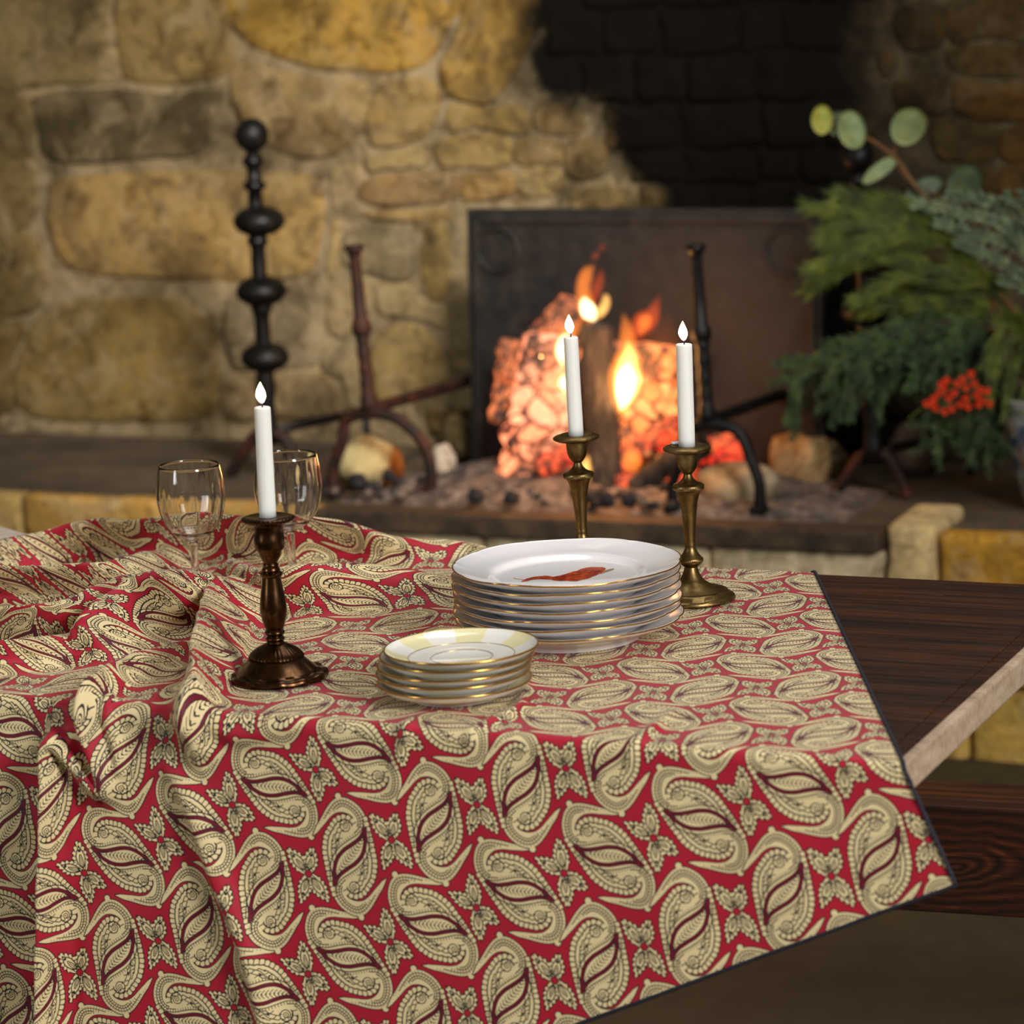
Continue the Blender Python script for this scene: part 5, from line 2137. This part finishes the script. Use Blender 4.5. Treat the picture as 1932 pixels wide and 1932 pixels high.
# eucalyptus
t = sprig('eucalyptus_sprig', 'eucalyptus sprig with round pale leaves arching highest over the vase against the soot')
s1 = stem(t, [(1972, 800), (1900, 620), (1800, 440), (1726, 350), (1690, 298), (1640, 262), (1600, 246), (1552, 228)], 6, 2.2, 0, .02)
stem(t, [(1690, 298), (1688, 280), (1700, 250)], 2.4, 2, .01, .01)
stem(t, [(1690, 298), (1700, 322), (1712, 340)], 2.4, 2, .01, .01)
leaf(t, (1549, 226), 20, 28, 4, M_eucy, -.01, .2)
leaf(t, (1580, 234), 22, 24, 0, M_eucd, .02, .4)
leaf(t, (1605, 245), 26, 37, -12, M_euc, -.01, .2)
leaf(t, (1712, 238), 31, 38, 38, M_euc, -.01, .2)
leaf(t, (1658, 322), 36, 14, -38, M_euc, -.01, .5)
t = sprig('eucalyptus_sprig', 'darker eucalyptus sprig with round leaves just above the conifer fronds')
stem(t, [(1980, 800), (1920, 620), (1860, 450), (1820, 380), (1806, 340)], 5, 2, .03, .03)
stem(t, [(1860, 450), (1800, 390), (1745, 356)], 3, 2, .03, .03)
leaf(t, (1818, 345), 30, 40, 35, M_eucd, .03, .2)
leaf(t, (1742, 355), 36, 18, -24, M_eucd, .03, .4)
leaf(t, (1690, 392), 30, 12, -20, M_eucd, .03, .4)

# long-needled fronds
t = sprig('conifer_frond', 'long soft-needled bright green conifer frond fanning left over the vase')
main = stem(t, [(1990, 800), (1950, 660), (1907, 576), (1850, 520), (1791, 464)], 7, 4.5, 0, -.02)
B = [main[16:]]
for pts in ([(1791, 464), (1760, 430), (1724, 417), (1690, 424), (1640, 446), (1567, 464)], [(1791, 464), (1784, 430), (1740, 404), (1668, 401), (1600, 399), (1534, 394)],
            [(1791, 464), (1745, 452), (1700, 452), (1640, 470), (1560, 498), (1540, 506)], [(1830, 505), (1780, 512), (1690, 487), (1620, 496), (1555, 530), (1536, 545)],
            [(1860, 540), (1800, 532), (1735, 522), (1680, 536), (1622, 566)], [(1791, 464), (1700, 395), (1640, 380), (1590, 372)], [(1791, 464), (1720, 440), (1640, 425), (1560, 440)]):
    B.append(stem(t, pts, 3, 1.2, -.02, -.02 + random.uniform(-.04, .03)))
needles(t, B, 66, 26, .5, 2.0, M_pine, 0.02, tip=.7)
t = sprig('conifer_frond', 'lower soft-needled green conifer frond pointing left above the cypress')
B = [stem(t, [(1990, 800), (1950, 660), (1880, 590), (1820, 574), (1757, 571), (1690, 576), (1640, 584)], 6, 1.5, .02, -.01)]
B.append(stem(t, [(1880, 590), (1830, 596), (1770, 602), (1700, 600)], 3, 1.2, .0, .02))
B.append(stem(t, [(1880, 590), (1820, 552), (1740, 545), (1680, 556)], 3, 1.2, .0, .02))
needles(t, B, 60, 26, .6, 2.6, M_pine, 0, tip=.75)
t = sprig('conifer_frond', 'bright green conifer frond drooping over the vase mouth')
B = []
for pts in ([(1975, 800), (1950, 640), (1910, 640), (1880, 690), (1866, 745)], [(1975, 800), (1960, 650), (1925, 670), (1905, 720), (1900, 770)], [(1980, 800), (1975, 640), (1950, 690), (1930, 760)], [(1960, 640), (1910, 600), (1885, 630), (1860, 680)]):
    B.append(stem(t, pts, 3, 1.2, -.06, -.09))
needles(t, B, 52, 28, .65, 2.6, M_pine, -.03, tip=.7, droop=.5)

# grey juniper at the upper right
t = sprig('juniper_sprig', 'grey-green juniper sprig with short upright needles at the upper right')
B = []
for pts in ([(1990, 780), (1970, 560), (1935, 470), (1880, 420), (1800, 400), (1728, 385)], [(1935, 470), (1900, 400), (1850, 378), (1790, 372)], [(1950, 500), (1940, 410), (1900, 372)], [(1960, 530), (1960, 420), (1935, 366)], [(1935, 470), (1870, 450), (1820, 440), (1770, 420)], [(1965, 560), (1910, 510), (1860, 480), (1810, 462)], [(1970, 580), (1930, 540), (1890, 530)], [(1980, 560), (1990, 450), (1980, 390)]):
    B.append(stem(t, pts, 3, 1.3, .0, -.05))
needles(t, B, 27, 55, .8, 3.6, M_juni, 0, tip=.8, updown=.25)

# drooping cypress, the dark mass in the middle
t = sprig('cypress_branch', 'broad dark green cypress branch drooping left of the vase above the rocks')
B = []
for k_ in range(54):
    ex = random.uniform(1480, 1800)
    ey = 640 + (1800 - ex) * .34 + random.uniform(-30, 90)
    ey = min(ey, 832)
    ey = max(ey, 630)
    my = 596 + random.uniform(0, 70) + (1800 - ex) * .05
    d_ = random.uniform(-.07, .06)
    pts = [(1975, 800), (1940, 690), (1880, 625), ((1880 + ex) / 2, my), (ex + 30, (my + ey) / 2 - 6), (ex, ey)]
    q = stem(t, pts, 3, 1, 0, d_)
    n_ = len(q)
    B.append(q[int(n_ * .42):])
    for _ in range(5):
        i_ = random.randint(int(n_ * .45), n_ - 4)
        p = q[i_]
        dr = np.array([random.uniform(-.9, .15), random.uniform(-.4, .4), random.uniform(-1, .25)])
        dr = dr / np.linalg.norm(dr) * random.uniform(30, 64) * KV
        B.append(np.array([p, p + dr * .5, p + dr + np.array([0, 0, -.008])]))
needles(t, B, 20, 46, .95, 2.6, M_cyp, 0, tip=.8, droop=.25, name='foliage')
t = sprig('cypress_branch', 'dark green cypress branch hanging below the red flowers beside the vase')
B = []
for k_ in range(16):
    ex = random.uniform(1715, 1880)
    ey = random.uniform(800, 915) - abs(ex - 1830) * .2
    d_ = random.uniform(-.1, .0)
    q = stem(t, [(1975, 800), (1940, 720), (1880, 700), ((1880 + ex) / 2, 720), (ex + 6, (720 + ey) / 2), (ex, ey)], 3, 1, 0, d_)
    n_ = len(q)
    B.append(q[int(n_ * .4):])
    for _ in range(5):
        i_ = random.randint(int(n_ * .4), n_ - 4)
        p = q[i_]
        dr = np.array([random.uniform(-.6, .6), random.uniform(-.4, .4), random.uniform(-1, .1)])
        dr = dr / np.linalg.norm(dr) * random.uniform(24, 56) * KV
        B.append(np.array([p, p + dr * .5, p + dr + np.array([0, 0, -.006])]))
needles(t, B, 19, 46, .95, 2.6, M_cyp, 0, tip=.8, droop=.25, name='foliage')

# red flower spray
t = sprig('flower_spray', 'spray of small orange-red blossoms hanging in the dark greenery beside the vase', 'flower')
BL = [(1748, 762), (1762, 752), (1772, 742), (1764, 770), (1780, 735), (1786, 718), (1790, 752), (1795, 772), (1782, 777), (1800, 742), (1806, 724), (1816, 716), (1822, 732), (1812, 764), (1826, 768), (1832, 706), (1838, 724), (1842, 746), (1850, 736), (1852, 756), (1862, 738), (1866, 762), (1846, 764), (1822, 752), (1776, 726), (1758, 760)]
fm = stem(t, [(1970, 800), (1930, 740), (1860, 745), (1800, 765), (1755, 762), (1712, 792)], 3, 1.6, -.04, -.13, M_pine)
stem(t, [(1880, 742), (1840, 730), (1790, 728)], 2, 1.2, -.09, -.13, M_pine)
for i, (x, y) in enumerate(BL):
    mb = MB()
    for j in range(5):
        a = j * 2 * math.pi / 5 + i
        c = np.array([math.cos(a), 0, math.sin(a)]) * 4.6 * KV
        V, F = lathe([(1e-4, -3.4 * KV), (2.6 * KV, -2 * KV), (3.5 * KV, 0), (2.6 * KV, 2 * KV), (1e-4, 3.2 * KV)], 8)
        mb.add(([(p[0] + c[0], p[1] * .5 + .003 * math.sin(a * 2), p[2] + c[2]) for p in V], F))
    mb.build('blossom', M_flower, t, True, loc=at(x, y, -.13 + random.uniform(-.01, .01)) - OV)
